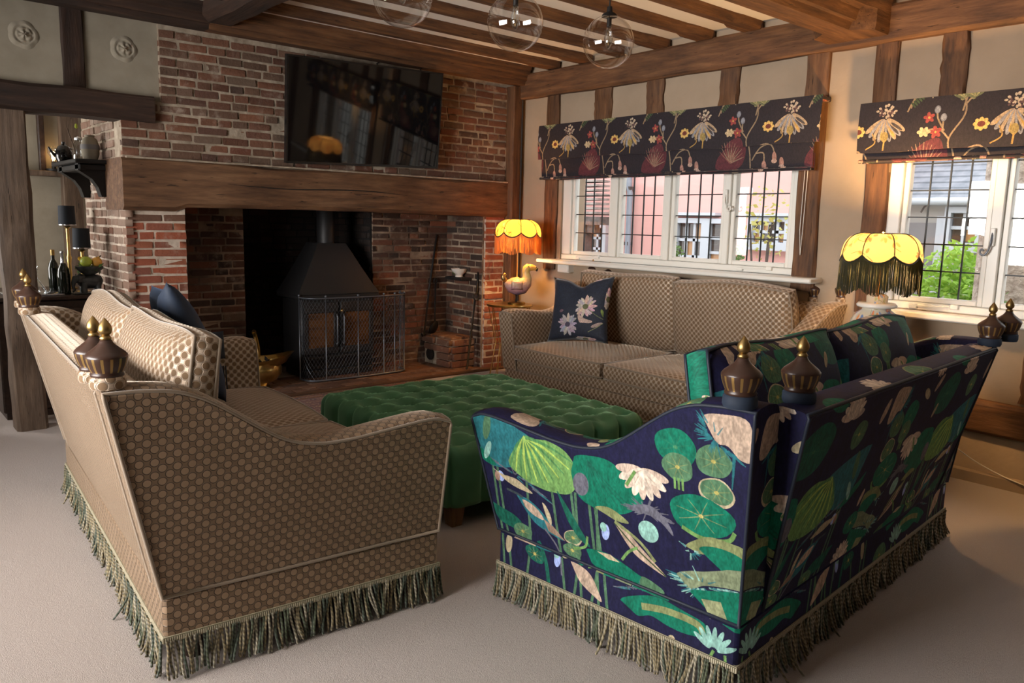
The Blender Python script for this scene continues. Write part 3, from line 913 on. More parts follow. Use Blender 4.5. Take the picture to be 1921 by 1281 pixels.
wall_b = struct('wall_back', holed_wall('y', YB, 6.62, 1.62, 5.36, 1.88, 3.06, [(1.62, 1.90, 2.31, 3.06)]), 'mortar', label='old red and brown brick chimney breast above the oak mantel beam')
lay(wall_b, 'y-', YB, 1.90, 5.19, 2.30, 2.86, 'brick_old', skip=[(3.1, 4.1, 2.30, 2.60)])
lay(wall_b, 'y-', YB, 1.62, 5.19, 1.905, 2.30, 'brick_old', skip=[(3.1, 4.05, 2.05, 2.30)])
pier_l = struct('wall_pier_left', box(1.62, 2.04, YB, 7.32, 0, 1.9), 'lime_mortar', label='left brick pier of the fireplace, bright red at the front corner')
lay(pier_l, 'y-', YB, 1.62, 2.04, .0, 1.52, 'brick_red', pick=lambda u, z: 'brick_red' if z < 1.42 else 'brick_old')
lay(pier_l, 'x-', 1.62, YB - .02, 7.32, .55, 1.9, 'brick_pale', header=.6, pick=lambda u, z: 'brick_pale' if rnd.random() < .75 else 'brick_old')
pier_u = struct('wall_pier_upper', box(1.62, 2.04, 6.62, 7.32, 1.9, 3.06), 'mortar', label='upper side of the chimney stack beyond the opening')
lay(pier_u, 'x-', 1.62, 6.36, 7.32, 1.905, 2.25, 'brick_pale', header=.6)
pier_r = struct('wall_pier_right', box(4.96, 5.36, YB, 8.2, 0, 1.9), 'lime_mortar', label='right brick pier of the fireplace beside the corner post')
lay(pier_r, 'y-', YB, 4.96, 5.19, .0, 1.55, 'brick_red')
cheek = struct('wall_firebox_cheek', box(4.945, 4.96, YB + .02, 6.8, 0, 1.9), 'soot_mortar', label='right side cheek of the fireplace')
lay(cheek, 'x-', 4.945, YB + .03, 6.8, .0, 1.9, 'brick_sooty')
fb_l = struct('wall_firebox_left', box(2.04, 2.74, 6.8, 8.2, 0, 1.9), 'soot_mortar', label='left brick cheek at the back of the fireplace')
lay(fb_l, 'y-', 6.8, 2.04, 2.74, .0, 1.9, 'brick_sooty', pick=lambda u, z: 'brick_sooty' if z > 1.0 or rnd.random() < .6 else 'brick_old')
fb_r = struct('wall_firebox_right', box(4.04, 4.96, 6.8, 8.2, 0, 1.9), 'soot_mortar', label='right brick cheek at the back of the fireplace')
lay(fb_r, 'y-', 6.8, 4.04, 4.96, .0, 1.9, 'brick_sooty', pick=lambda u, z: 'brick_sooty' if rnd.random() < .72 else 'brick_old')
fb_c = struct('wall_firebox_recess', box(2.74, 4.04, 7.45, 8.2, 0, 1.9), 'black_soot', label='soot black brick recess behind the stove')
lay(fb_c, 'y-', 7.45, 2.74, 4.04, .0, 1.6, 'brick_black')
rs_ = struct('wall_recess_side', box(4.025, 4.04, 6.815, 7.45, 0, 1.9), 'black_soot', label='sooty right side of the recess behind the stove')
lay(rs_, 'x-', 4.025, 6.82, 7.45, 0, 1.9, 'brick_black')
struct('trim_chimney_throat', box(2.04, 4.96, 6.62, 8.2, 1.9, 2.05), 'black_soot', label='sooty underside of the chimney throat')

# mantel beam: hewn oak bressumer with a shallow arch cut along its foot
def mantel():
    rings = []
    n = 40
    for s in range(n + 1):
        x = 1.60 + (5.20 - 1.60) * s / n
        t = (x - 2.04) / (4.96 - 2.04)
        zb = 1.525 if t < 0 else 1.55 if t > 1 else 1.555 + .012 * math.sin(PI * min(1, max(0, t)))
        zt = 1.895 + .012 * math.sin(s * .35) + .01 * s / n
        yf = 6.115 + .01 * math.sin(s * .5)
        wv = [mnoise.noise(Vector((s * .35, k * 3.1, 2))) * .008 for k in range(8)]
        rings.append([(x, yf + .03 + wv[0], zb + wv[1]), (x, 6.6, zb), (x, 6.6, zt), (x, yf + .02, zt + wv[2]), (x, yf + wv[3], zt - .02), (x, yf + wv[4], zt - .13), (x, yf + wv[5], zb + .12), (x, yf + wv[6], zb + .03)])
    return loft(rings)
mb = obj('mantel_beam', mantel(), 'mantel_oak', smooth=40, fix=True, label='massive oak mantel beam spanning the brick fireplace', cat='beam')
obj('crack', tube([(x, 6.112 + .01 * math.sin((x - 1.6) / 3.6 * 20), 1.745 + .012 * math.sin(x * 4) - .01 * (x - 2.2)) for x in np.linspace(2.35, 4.0, 24)], [.001 + .004 * math.sin(PI * k / 23) for k in range(24)], 5), 'black_soot', mb)
obj('trim_mantel_bedding', box(1.63, 5.18, 6.10, 6.17, 1.893, 1.905), 'mortar', kind='structure', label='mortar bedding along the top of the mantel beam')  # thin mortar strip bedding the top of the beam

# hearth of worn bricks with an oak edge
hearth = struct('trim_hearth', box(1.62, 5.19, 6.14, 7.45, .0, .012), 'soot_mortar', label='worn brick hearth floor of the fireplace')
mesh_h = mesh('hearth_brick', *cbox(-.112, .112, -.052, .052, -.012, .012, .004), smooth=40, fix=True)
mesh_h.materials.append(M['hearth_brick'])
for row in range(6):
    x = 2.2 - (row % 2) * .12
    while x < 4.9:
        obj('hearth_brick', mesh_h, None, hearth, loc=(x + .115, 6.2 + row * .112, .014 + rnd.uniform(-.002, .002)))
        x += .235
obj('hearth_edge', cbox(1.7, 5.19, 6.10, 6.14, 0, .026, .006), 'timber_x', hearth)

# ---- oak frame of the window wall (parts of that wall)
beam('wall_plate', wall_r, (5.34, 6.17, 2.83), (5.34, -2.8, 2.85), .12, .24, 'timber_y', .012, 26, .02)
for i, (y0, y1, z0, z1) in enumerate(((5.55, 5.72, 1.06, 2.72), (4.89, 5.09, 2.31, 2.72), (4.31, 4.49, 2.31, 2.72), (3.59, 3.76, 2.31, 2.72), (2.86, 3.04, 1.06, 2.72), (2.40, 2.55, .95, 2.72), (1.98, 2.13, 2.27, 2.72), (1.28, 1.46, 2.27, 2.72), (.32, .51, .5, 2.72), (1.36, 1.49, .5, .95), (-.6, -.4, .0, 2.72))):
    beam('stud', wall_r, (XW + .02, (y0 + y1) / 2, z0), (XW + .02, (y0 + y1) / 2, z1), .10, y1 - y0, 'timber_z', .014, 9, .012, seed=i)
beam('mid_rail', wall_r, (5.31, -2.8, .385), (5.31, 2.45, .385), .12, .20, 'timber_y', .018, 16, .02, seed=3)
# sloping plaster plinth below the rail
obj('plaster_plinth', loft([[(5.17, y, 0), (5.36, y, 0), (5.36, y, .29), (5.29, y, .29), (5.21, y, .07), (5.18, y, .06)] for y in (-2.8, 0, 1.5, 2.5)]), 'plaster', wall_r, smooth=40, fix=True)
# corner post between brick and plaster
beam('corner_post', wall_b, (5.27, 6.12, 0), (5.27, 6.12, 2.83), .14, .12, 'timber_z', .006, 10, .01, seed=5)
obj('cable', tube([(5.30, 6.045, z) for z in (2.8, 2.3, 1.8, 1.2, .6, .05)], .008, 6), 'cord_black', label='black cable running down the corner post beside the brickwork', cat='cable', smooth=True)

# ---- ceiling timbers
def moulded(name, parent, x0, x1, yc, wid, zb, zt, stop=True, mat='timber_x'):
    a = wid / 2
    h = zt - zb
    st = [(-a, zt), (-a, zb + .62 * h), (-a * .86, zb + .55 * h), (-a * .86, zb + .42 * h), (-a * .70, zb + .36 * h), (-a * .62, zb + .16 * h), (-a * .50, zb + .14 * h), (-a * .42, zb)]
    prof = st + [(-p, q) for p, q in st[::-1]]
    pl = [(-a, zt), (-a, zb + .62 * h), (-a, zb + .5 * h), (-a, zb + .4 * h), (-a, zb + .3 * h), (-a, zb + .2 * h), (-a, zb + .1 * h), (-a * .97, zb)]
    plain_ = pl + [(-p, q) for p, q in pl[::-1]]
    rings = []
    xs = np.linspace(x0, x1 - .34 if stop else x1, 9)
    for i, x in enumerate(xs):
        w = mnoise.noise(Vector((x * 1.3, yc * 4, 1))) * .006
        rings.append([(x, yc + p + w, q + w * .5) for p, q in prof])
    if stop:
        rings.append([(x1 - .24, yc + p, q) for p, q in plain_])
        rings.append([(x1, yc + p, q) for p, q in plain_])
    return obj(name, loft(rings), mat, parent, smooth=28, fix=True)
for yc in (5.62, 5.20, 4.76, 4.33, 3.90, 3.48, 3.08):
    moulded('joist', ceiling, 2.25, 5.32, yc, .15, 2.95, 3.07)
for yc in (1.95, 1.5, 1.05, .6, .15): moulded('joist', ceiling, 2.25, 5.32, yc, .15, 2.95, 3.07)
moulded('bridging_beam', ceiling, -2.2, 5.33, 2.66, .42, 2.76, 3.08)
beam('cross_beam', ceiling, (2.27, 2.9, 2.98), (2.27, 6.0, 2.98), .26, .2, 'black_oak_y', .008, 12, .05)
for yc in (5.55, 5.0, 4.5, 4.0, 3.5): moulded('joist', ceiling, -2.2, 2.2, yc, .15, 2.95, 3.07, False, 'black_oak_x')
moulded('wall_beam', ceiling, 2.2, 5.30, 6.05, .26, 2.84, 3.07, False)
moulded('wall_beam', ceiling, -2.2, 2.2, 6.05, .26, 2.84, 3.07, False, 'black_oak_x')

# ---- partition left of the chimney: beam, studs, plaster panels with roses
part = struct('wall_partition', box(-2.3, 1.90, 6.20, 6.36, 2.30, 3.06), 'panel_plaster', label='plaster panelled wall above the opening left of the chimney')
beam('lintel_beam', part, (-2.3, 6.24, 2.235), (1.84, 6.24, 2.25), .26, .18, 'black_oak_x', .02, 16, .02, seed=2)
for x in (1.345, .80, .1): beam('stud', part, (x, 6.20, 2.31), (x, 6.20, 2.86), .14, .05, 'black_oak_z', .008, 5, .01, seed=int(x * 10))
beam('post', part, (.95, 6.24, 0), (.94, 6.24, 2.16), .19, .20, 'weathered_z', .016, 12, .02, seed=8)
obj('side_infill', box(-2.3, .60, 6.22, 6.34, 0, 2.16), 'panel_plaster', part)
def rose():
    V, F = [], []
    nA, nR = 40, 12
    for j in range(nR + 1):
        t = j / nR
        for i in range(nA):
            a = 2 * PI * i / nA
            sc = 1 + .10 * abs(math.cos(2.5 * a)) * (t > .55) + .05 * abs(math.cos(2.5 * a + PI / 2)) * (t <= .55)
            r = t * .085 * sc
            h = .019 * (1 - t ** 4) * (.55 + .45 * abs(math.cos(2.5 * a + (0 if t > .55 else PI / 2)))) + (.012 if t < .2 else 0) - (.012 if .5 < t < .6 else 0)
            V.append((r * math.cos(a), -max(0, h), r * math.sin(a)))
    for j in range(nR):
        for i in range(nA):
            k = (i + 1) % nA
            F.append([j * nA + i, j * nA + k, (j + 1) * nA + k, (j + 1) * nA + i])
    return V, F
rose_me = mesh('plaster_rose', *rose(), smooth=True, fix=True); rose_me.materials.append(M['rose_plaster'])
for x, z in ((1.67, 2.65), (1.06, 2.645)): obj('plaster_rose', rose_me, None, part, loc=(x, 6.20, z))
beam('far_post', wall_far, (1.80, 8.66, 0), (1.80, 8.66, 3.0), .16, .13, 'weathered_z', .01, 10, .01, seed=4)
beam('far_stud', wall_far, (1.585, 8.76, 1.88), (1.585, 8.76, 3.0), .055, .07, 'dark_wood', .004, 6, .01, seed=6)
beam('far_ledge', wall_far, (-.5, 8.72, 1.86), (1.95, 8.72, 1.86), .18, .05, 'weathered_z', .006, 8, .01, seed=7)
# ------------------------------------------------------------------ leaded windows
def leaded_window(name, label, lights, z0, z1, cols, row_h, open_y, handle_y, xg=5.42, order=1):
    root = empty(name, (xg, 0, 0), label=label, kind='structure')
    y0, y1 = open_y
    # outer frame: jambs, head, bottom rail, mullions
    F = lambda a, b, c, d, e, f, nm='frame': obj(nm, cbox(a, b, c, d, e, f, .006), 'white_paint', root, smooth=40, fix=True)
    zb, zt = z0 - .085, z1 + .05
    F(-.05, .06, y0, lights[0][0] - .035, z0 - .034, z1 + .03, 'jamb'); F(-.05, .06, lights[-1][1] + .035, y1, z0 - .034, z1 + .03, 'jamb')
    F(-.055, .06, y0, y1, zb - .0, z0 - .035, 'bottom_rail'); F(-.05, .06, y0, y1, z1 + .03, zt + .03, 'head_rail')
    for a, b in zip(lights[:-1], lights[1:]): F(-.051, .06, a[1] + .035, b[0] - .035, z0 - .034, z1 + .03, 'mullion')
    for li, (a, b) in enumerate(lights):
        cs = empty('casement', (0, 0, 0)); cs.parent = root
        for q in ((a - .034, a, z0 - .034, z1 + .03), (b, b + .034, z0 - .034, z1 + .03)): obj('stile', cbox(-.03, .03, *q, .005), 'white_paint', cs, smooth=40, fix=True)
        for q in ((a, b, z0 - .034, z0), (a, b, z1, z1 + .03)): obj('rail', cbox(-.03, .03, *q, .005), 'white_paint', cs, smooth=40, fix=True)
        ys = np.linspace(a, b, cols + 1)
        zs = [z0]
        while zs[-1] + row_h < z1 - .02: zs.append(zs[-1] + row_h)
        zs.append(z1)
        pm = None
        for i in range(cols):
            for j in range(len(zs) - 1):
                if pm is None or abs((zs[j + 1] - zs[j]) - row_h) > 1e-6:
                    me = mesh('pane', *box(-.002, .002, 0, ys[1] - ys[0] - .0, 0, zs[j + 1] - zs[j])); me.materials.append(M['pane_glass'])
                    if abs((zs[j + 1] - zs[j]) - row_h) < 1e-6: pm = me
                else: me = pm
                o = obj('pane', me, None, cs, loc=(rnd.uniform(-.001, .001), ys[i], zs[j]), rot=(0, rnd.uniform(-.006, .006), rnd.uniform(-.006, .006)))
        for q in ys[1:-1]: obj('lead_came', box(-.006, .006, q - .0038, q + .0038, z0, z1), 'lead', cs)
        for q in zs[1:-1]: obj('lead_came', box(-.007, .007, a, b, q - .0042, q + .0042), 'lead', cs)
    for hy, hz, sgn in handle_y:
        hd = obj('handle', tube(bez([(-.07, hy, hz + .05), (-.085, hy, hz), (-.08, hy + sgn * .01, hz - .05), (-.08, hy + sgn * .03, hz - .085), (-.08, hy + sgn * .055, hz - .075), (-.08, hy + sgn * .05, hz - .05), (-.08, hy + sgn * .035, hz - .06)], 5), .006, 6), 'white_paint' if order == 1 else 'steel_wire', root, smooth=True)
        obj('handle_plate', cbox(-.075, -.05, hy - .014, hy + .014, hz - .03, hz + .08, .004), 'white_paint', root, smooth=40, fix=True)
    for a, b in (lights[0], lights[-1]):
        m_ = (a + b) / 2
        obj('window_stay', merge(tube([(-.065, m_ - .12, z0 - .045), (-.065, m_ + .14, z0 - .06)], .006, 6), cbox(-.075, -.045, m_ - .15, m_ - .10, z0 - .06, z0 - .03, .004), cbox(-.075, -.045, m_ + .1, m_ + .15, z0 - .075, z0 - .05, .004)), 'white_paint', root, smooth=40)
    return root
leaded_window('window_1', 'four-light leaded casement window looking out on the pink house', [(3.13, 3.59), (3.715, 4.18), (4.305, 4.77), (4.915, 5.355)], 1.25, 2.12, 4, .172, (3.04, 5.50), [(3.652, 1.72, -1)])
leaded_window('window_2', 'leaded casement window beside the fringed table lamp and white cottage', [(.62, 1.06), (1.18, 1.665), (1.80, 2.275)], 1.085, 2.12, 4, .172, (.52, 2.40), [(1.74, 1.46, 1)], order=2)
struct('trim_1', merge(cbox(5.18, 5.45, 2.80, 5.66, 1.125, 1.165, .01), cbox(5.27, 5.36, 5.30, 5.45, 1.04, 1.125, .01)), 'white_paint', smooth=40, label='white painted sill board under the four-light window')
struct('trim_2', cbox(5.22, 5.45, -.1, 2.42, .955, .998, .01), 'white_paint', smooth=40, label='white painted sill board under the window beside the lamp')

# ------------------------------------------------------------------ roman blinds
def blind(name, label, y0, y1, ztop, zmid, zbot, inset, cord_y, tail, uo=.61, vo=0.0):
    root = empty(name, (0, 0, 0), label=label, cat='blind')
    def sheet(nm, x, a, b, zt, zb, bulge, inx=.0):
        n = 24
        rings = []
        for i in range(n + 1):
            y = a + (b - a) * i / n
            ring = []
            w = .004 * math.sin(i * 1.1) + .003 * math.sin(i * 2.7)
            for k in range(9):
                t = k / 8
                ring.append((x - bulge * math.sin(t * PI) * .6 - bulge * t * .5 + w * t, y, zt + (zb - zt) * t + .004 * t * math.sin(i * .8)))
            for k in range(8, -1, -1):
                t = k / 8
                ring.append((x + .007 - bulge * math.sin(t * PI) * .6 - bulge * t * .5 + w * t, y, zt + (zb - zt) * t + .004 * t * math.sin(i * .8)))
            rings.append(ring)
        o = obj(nm, loft(rings), 'blind_cloth', root, smooth=50, uv=True, fix=True)
        for d in o.data.uv_layers[0].data: d.uv = (uo - d.uv[0], d.uv[1] + vo)
        return o
    sheet('upper_fold', 5.205, y0, y1, ztop, zmid, .015)
    if tail: sheet('lower_fold', 5.235, y0 + inset, y1 - inset * .5, zmid + .05, zbot + .03, .012)
    sheet('under_fold', 5.245, y0 + inset, y1 - inset * .6, zbot + .12, zbot, -.01)
    obj('bottom_edge', tube([(5.215, y0 + inset, zbot + .012), (5.212, (y0 + y1) / 2, zbot + .008), (5.215, y1 - inset * .5, zbot + .012)], .012, 8), 'blind_cloth', root, uv=True, smooth=True)
    obj('headrail', cbox(5.21, 5.345, y0 + .01, y1 - .01, ztop - .035, ztop - .002, .006), 'blind_cloth', root, uv=True, fix=True)
    if cord_y: obj('pull_cord', merge(*[tube([(5.30, cord_y + k, zbot + .05), (5.30, cord_y + k + .005, 1.5), (5.30, cord_y + .01, 1.32)], .0025, 5) for k in (0, .022)]), 'cord_white', root, smooth=True)
blind('roman_blind', 'long dark floral roman blind over the four-light window', 2.83, 5.69, 2.42, 2.105, 1.915, .05, 2.95, True)
blind('roman_blind', 'dark floral roman blind over the window beside the lamp, fully raised', .35, 2.56, 2.33, 2.01, 1.945, .03, None, False, -.06, .09)

# ------------------------------------------------------------------ outside
struct('ground', box(5.7, 40, -25, 45, -.4, -.3), 'ext_ground', label='paved yard outside the windows')

def ext_window(parent, x, y0, y1, z0, z1, cols, rows, glass='ext_glass', sill=True):
    w = obj('window', merge(box(x - .10, x, y0 - .07, y0, z0 - .07, z1 + .07), box(x - .10, x, y1, y1 + .07, z0 - .07, z1 + .07), box(x - .10, x, y0, y1, z1, z1 + .07), box(x - .12, x, y0 - .09, y1 + .09, z0 - .11, z0)), 'ext_white', parent)
    ys, zs = np.linspace(y0, y1, cols + 1), np.linspace(z0, z1, rows + 1)
    for i in range(cols):
        for j in range(rows):
            obj('pane', box(x - .03, x - .015, ys[i] + .012, ys[i + 1] - .012, zs[j] + .012, zs[j + 1] - .012), glass if (i + j) % 3 else 'ext_amber', w)
    for q in ys[1:-1]: obj('glazing_bar', box(x - .06, x - .01, q - .02, q + .02, z0, z1), 'ext_white', w)
    for q in zs[1:-1]: obj('glazing_bar', box(x - .06, x - .01, y0, y1, q - .02, q + .02), 'ext_white', w)
    return w
house = empty('pink_house', (9.5, 7.0, -.3), label='pale pink rendered house across the yard', cat='house')
def hpart(vf): return xf(vf, (-9.5, -7.0, .3))
obj('wall', hpart(box(9.5, 13, 4.55, 13.5, -.3, 6.0)), 'pink_render', house)
hw = Vector((-9.5, -7.0, .3))
for a in ((9.5, 8.70, 9.12, .95, 1.46, 3, 3), (9.5, 6.80, 7.22, .60, 1.56, 3, 4), (9.5, 6.42, 6.66, .95, 1.56, 1, 3), (9.5, 5.50, 5.98, 1.33, 1.60, 4, 2)):
    w = ext_window(house, a[0], *a[1:]); w.location = hw
obj('window_hood', hpart(box(9.36, 9.5, 6.55, 7.36, 1.66, 1.71)), 'ext_white', house); obj('window_hood', hpart(box(9.36, 9.5, 5.42, 6.06, 1.66, 1.71)), 'ext_white', house)
pipe = obj('drainpipe', hpart(tube([(9.42, 8.17, -.3), (9.42, 8.17, 2.0), (9.42, 8.20, 2.1), (9.42, 8.20, 5)], .045, 10)), 'ext_pipe', house, smooth=True)
for z in (1.2, 2.05): obj('pipe_bracket', hpart(box(9.38, 9.5, 8.14, 8.36, z, z + .05)), 'ext_dark_wood', house)
porch = empty('tiled_porch', (8.5, 8.5, -.3), label='old tiled porch roof on dark posts in front of the pink house', cat='porch')
pp = Vector((-8.5, -8.5, .3))
for k in range(9):
    z = 1.66 + k * .068
    o = obj('tile_course', xf(box(8.45 + k * .03, 8.75 + k * .03, 7.98 + k * .028, 10.2, z, z + .03), rot=None), 'roof_tile', porch); o.location = pp
for nm, b in (('lintel', box(8.42, 8.62, 7.85, 10.2, 1.50, 1.62)), ('post', box(8.45, 8.6, 8.16, 8.30, -.3, 1.5)), ('brace', box(8.47, 8.58, 8.0, 8.2, 1.38, 1.5))):
    o = obj(nm, b, 'ext_dark_wood', porch); o.location = pp

cot = empty('white_cottage', (10.0, 3.4, -.3), label='white cottage with a slate roof and grey door seen past the lamp', cat='cottage')
cp = Vector((-10.0, -3.4, .3))
def cpart(nm, vf, m, **k): o = obj(nm, vf, m, cot, **k); o.location = cp; return o
cpart('wall', box(10.0, 14, 1.6, 4.5, -.3, 1.86), 'white_render')
for k in range(13):
    z = 1.88 + k * .072
    V, F = box(9.86 + k * .10, 10.10 + k * .10, 1.4, 4.5, z, z + .02)
    V = [(x, y, zz + (x - 9.86 - k * .10) * .55) for x, y, zz in V]
    cpart('slate_course', (V, F), 'slate')
cpart('gutter', tube([(9.84, 1.4, 1.86), (9.84, 4.5, 1.87)], .045, 8), 'ext_white', smooth=True)
cpart('gutter_bracket', tube([(9.86, 4.0, 1.74), (9.86, 3.97, 1.80), (9.86, 3.93, 1.84)], .012, 5), 'ext_dark_wood')
cpart('door', box(9.96, 10.0, 3.84, 4.5, -.3, 1.62), 'grey_door'); cpart('door_frame', box(9.93, 10.0, 3.76, 3.84, -.3, 1.70), 'ext_white')
w = ext_window(cot, 10.0, 3.40, 3.68, 1.40, 1.74, 2, 2); w.location = cp
obj('stone_wall', cbox(7.2, 8.4, .3, 2.46, -.3, 3.2, .05), 'stone_wall', label='rough tan stone gable seen through the far right window light', cat='wall', fix=True)

def foliage(n, c, rad, size, seed, flat=.6):
    r_ = random.Random(seed)
    V, F = [], []
    for k in range(n):
        a, b, q = r_.uniform(0, 2 * PI), r_.uniform(-1, 1), r_.random() ** .4
        s = math.sqrt(1 - b * b)
        p = Vector((c[0] + rad[0] * q * s * math.cos(a), c[1] + rad[1] * q * s * math.sin(a), c[2] + rad[2] * q * b))
        d1 = Vector((r_.uniform(-1, 1), r_.uniform(-1, 1), r_.uniform(-.6, .6))).normalized()
        d2 = d1.cross(Vector((r_.uniform(-1, 1), r_.uniform(-1, 1), r_.uniform(-1, 1)))).normalized()
        l = size * r_.uniform(.6, 1.3)
        i = len(V)
        V += [p, p + d1 * l * .5 + d2 * l * .28, p + d1 * l, p + d1 * l * .5 - d2 * l * .28]
        F.append([i, i + 1, i + 2, i + 3])
    return V, F
def plant(name, label, loc, rad, n, size, mat, seed, h0, cat='shrub'):
    root = empty(name, (loc[0], loc[1], -.3), label=label, cat=cat)
    obj('foliage', foliage(n, (0, 0, loc[2] + .3), rad, size, seed), mat, root, kind='stuff')
    obj('stem', merge(*[tube(bez([(0, 0, 0), (.05 * math.cos(k * 2), .06 * math.sin(k * 2), (loc[2] + .3) * .5), (rad[0] * .5 * math.cos(k * 2), rad[1] * .5 * math.sin(k * 2), loc[2] + .3)], 4), .012, 5) for k in range(3)]), 'ext_dark_wood', root, smooth=True)
    return root
plant('garden_shrub', 'bright green leafy shrub below the cottage window', (8.9, 3.10, .92), (.45, .52, .52), 1900, .085, 'leaf_bright', 1, .5)
plant('garden_shrub', 'low grey-green shrub beneath the grey cottage door', (8.3, 3.62, .50), (.2, .2, .34), 500, .07, 'leaf_dark', 2, .3)
plant('garden_shrub', 'dark bush at the foot of the stone gable', (7.0, 2.2, .75), (.12, .12, .35), 260, .06, 'leaf_dark', 6, .3)
plant('topiary_cone', 'dark clipped topiary standing beside the glazed door of the pink house', (8.5, 6.56, .95), (.12, .13, .36), 420, .06, 'leaf_dark', 3, .5)
plant('topiary_cone', 'small clipped topiary standing below the small pink house window', (8.5, 5.60, .98), (.13, .13, .34), 420, .06, 'leaf_dark', 4, .5)
plant('climbing_rose', 'thin straggling rose with yellow-green leaves close outside the four-light window', (7.5, 4.62, 1.55), (.2, .33, .42), 130, .07, 'leaf_gold', 5, 1.0, 'rose')
# ------------------------------------------------------------------ soft furnishing helpers
def rsq(u, v, k=.10):
    return u * math.sqrt(max(0, 1 - k * v * v)), v * math.sqrt(max(0, 1 - k * u * u))

def boxed_cushion(a, b, t, dome, n=16, bulge=.012, seed=0, sag=0):
    """half sizes a x b, border height t, crown height dome; returns mesh data and the two piping loops"""
    def h(u, v):
        e = (max(0, 1 - abs(u) ** 3.2) * max(0, 1 - abs(v) ** 3.2)) ** .55
        w = mnoise.noise(Vector((u * 1.7 + seed * 5, v * 1.7, seed))) * .010
        return dome * e + w * e
    V, F = [], []
    top, bot = {}, {}
    for s, st in ((1, top), (-1, bot)):
        for i in range(n + 1):
            for j in range(n + 1):
                u, v = -1 + 2 * i / n, -1 + 2 * j / n
                x, y = rsq(u, v)
                st[i, j] = len(V)
                V.append((x * a, y * b, s * (t / 2 + h(u, v) * (1 if s > 0 else .7))))
        for i in range(n):
            for j in range(n):
                q = [st[i, j], st[i + 1, j], st[i + 1, j + 1], st[i, j + 1]]
                F.append(q if s > 0 else q[::-1])
    ring = [(i, 0) for i in range(n)] + [(n, j) for j in range(n)] + [(i, n) for i in range(n, 0, -1)] + [(0, j) for j in range(n, 0, -1)]
    mid = []
    for i, j in ring:
        p = Vector(V[top[i, j]]); c = Vector((p.x, p.y, 0))
        d = c.normalized()
        mid.append(len(V)); V.append((c.x + d.x * bulge, c.y + d.y * bulge, 0))
    m = len(ring)
    for k in range(m):
        l = (k + 1) % m
        F.append([bot[ring[k]], bot[ring[l]], mid[l], mid[k]])
        F.append([mid[k], mid[l], top[ring[l]], top[ring[k]]])
    lt = [V[top[q]] for q in ring]; lb = [V[bot[q]] for q in ring]
    return (V, F), lt, lb

def cushion_part(name, parent, a, b, t, dome, loc, rot, fab, pipe, seed=0, bend=None, n=16):
    vf, lt, lb = boxed_cushion(a, b, t, dome, seed=seed, n=n)
    if bend:
        vf = ([bend(*p) for p in vf[0]], vf[1]); lt = [bend(*p) for p in lt]; lb = [bend(*p) for p in lb]
    c = obj(name, vf, fab, parent, loc=loc, rot=rot, smooth=60, uv=True, fix=True)
    for d in c.data.uv_layers[0].data: d.uv = (d.uv[0] + .25, d.uv[1] + .62)
    obj('piping', merge(tube(lt, .006, 6, True), tube(lb, .006, 6, True)), pipe, c, smooth=True)
    return c

def pillow(a, t, n=22, pinch=.10, chop=0):
    V, F = [], []
    idx = {}
    for s in (1, -1):
        for i in range(n + 1):
            for j in range(n + 1):
                u, v = -1 + 2 * i / n, -1 + 2 * j / n
                if s < 0 and (i in (0, n) or j in (0, n)):
                    idx[s, i, j] = idx[1, i, j]; continue
                x = a * u * (1 - pinch * (1 - v * v) * abs(u) ** 1.0)
                y = a * v * (1 - pinch * (1 - u * u) * abs(v))
                if chop and v > 0: y -= chop * math.exp(-(u / .33) ** 2) * v ** 2
                z = s * t * (max(0, (1 - u * u)) * max(0, (1 - v * v))) ** .42
                if chop and v > 0: z *= 1 - .35 * math.exp(-(u / .25) ** 2) * v
                z += mnoise.noise(Vector((u * 2.2, v * 2.2, s * 3))) * .010 * (1 - max(abs(u), abs(v)) ** 4)
                idx[s, i, j] = len(V); V.append((x, y, z))
        for i in range(n):
            for j in range(n):
                q = [idx[s, i, j], idx[s, i + 1, j], idx[s, i + 1, j + 1], idx[s, i, j + 1]]
                F.append(q if s > 0 else q[::-1])
    return V, F

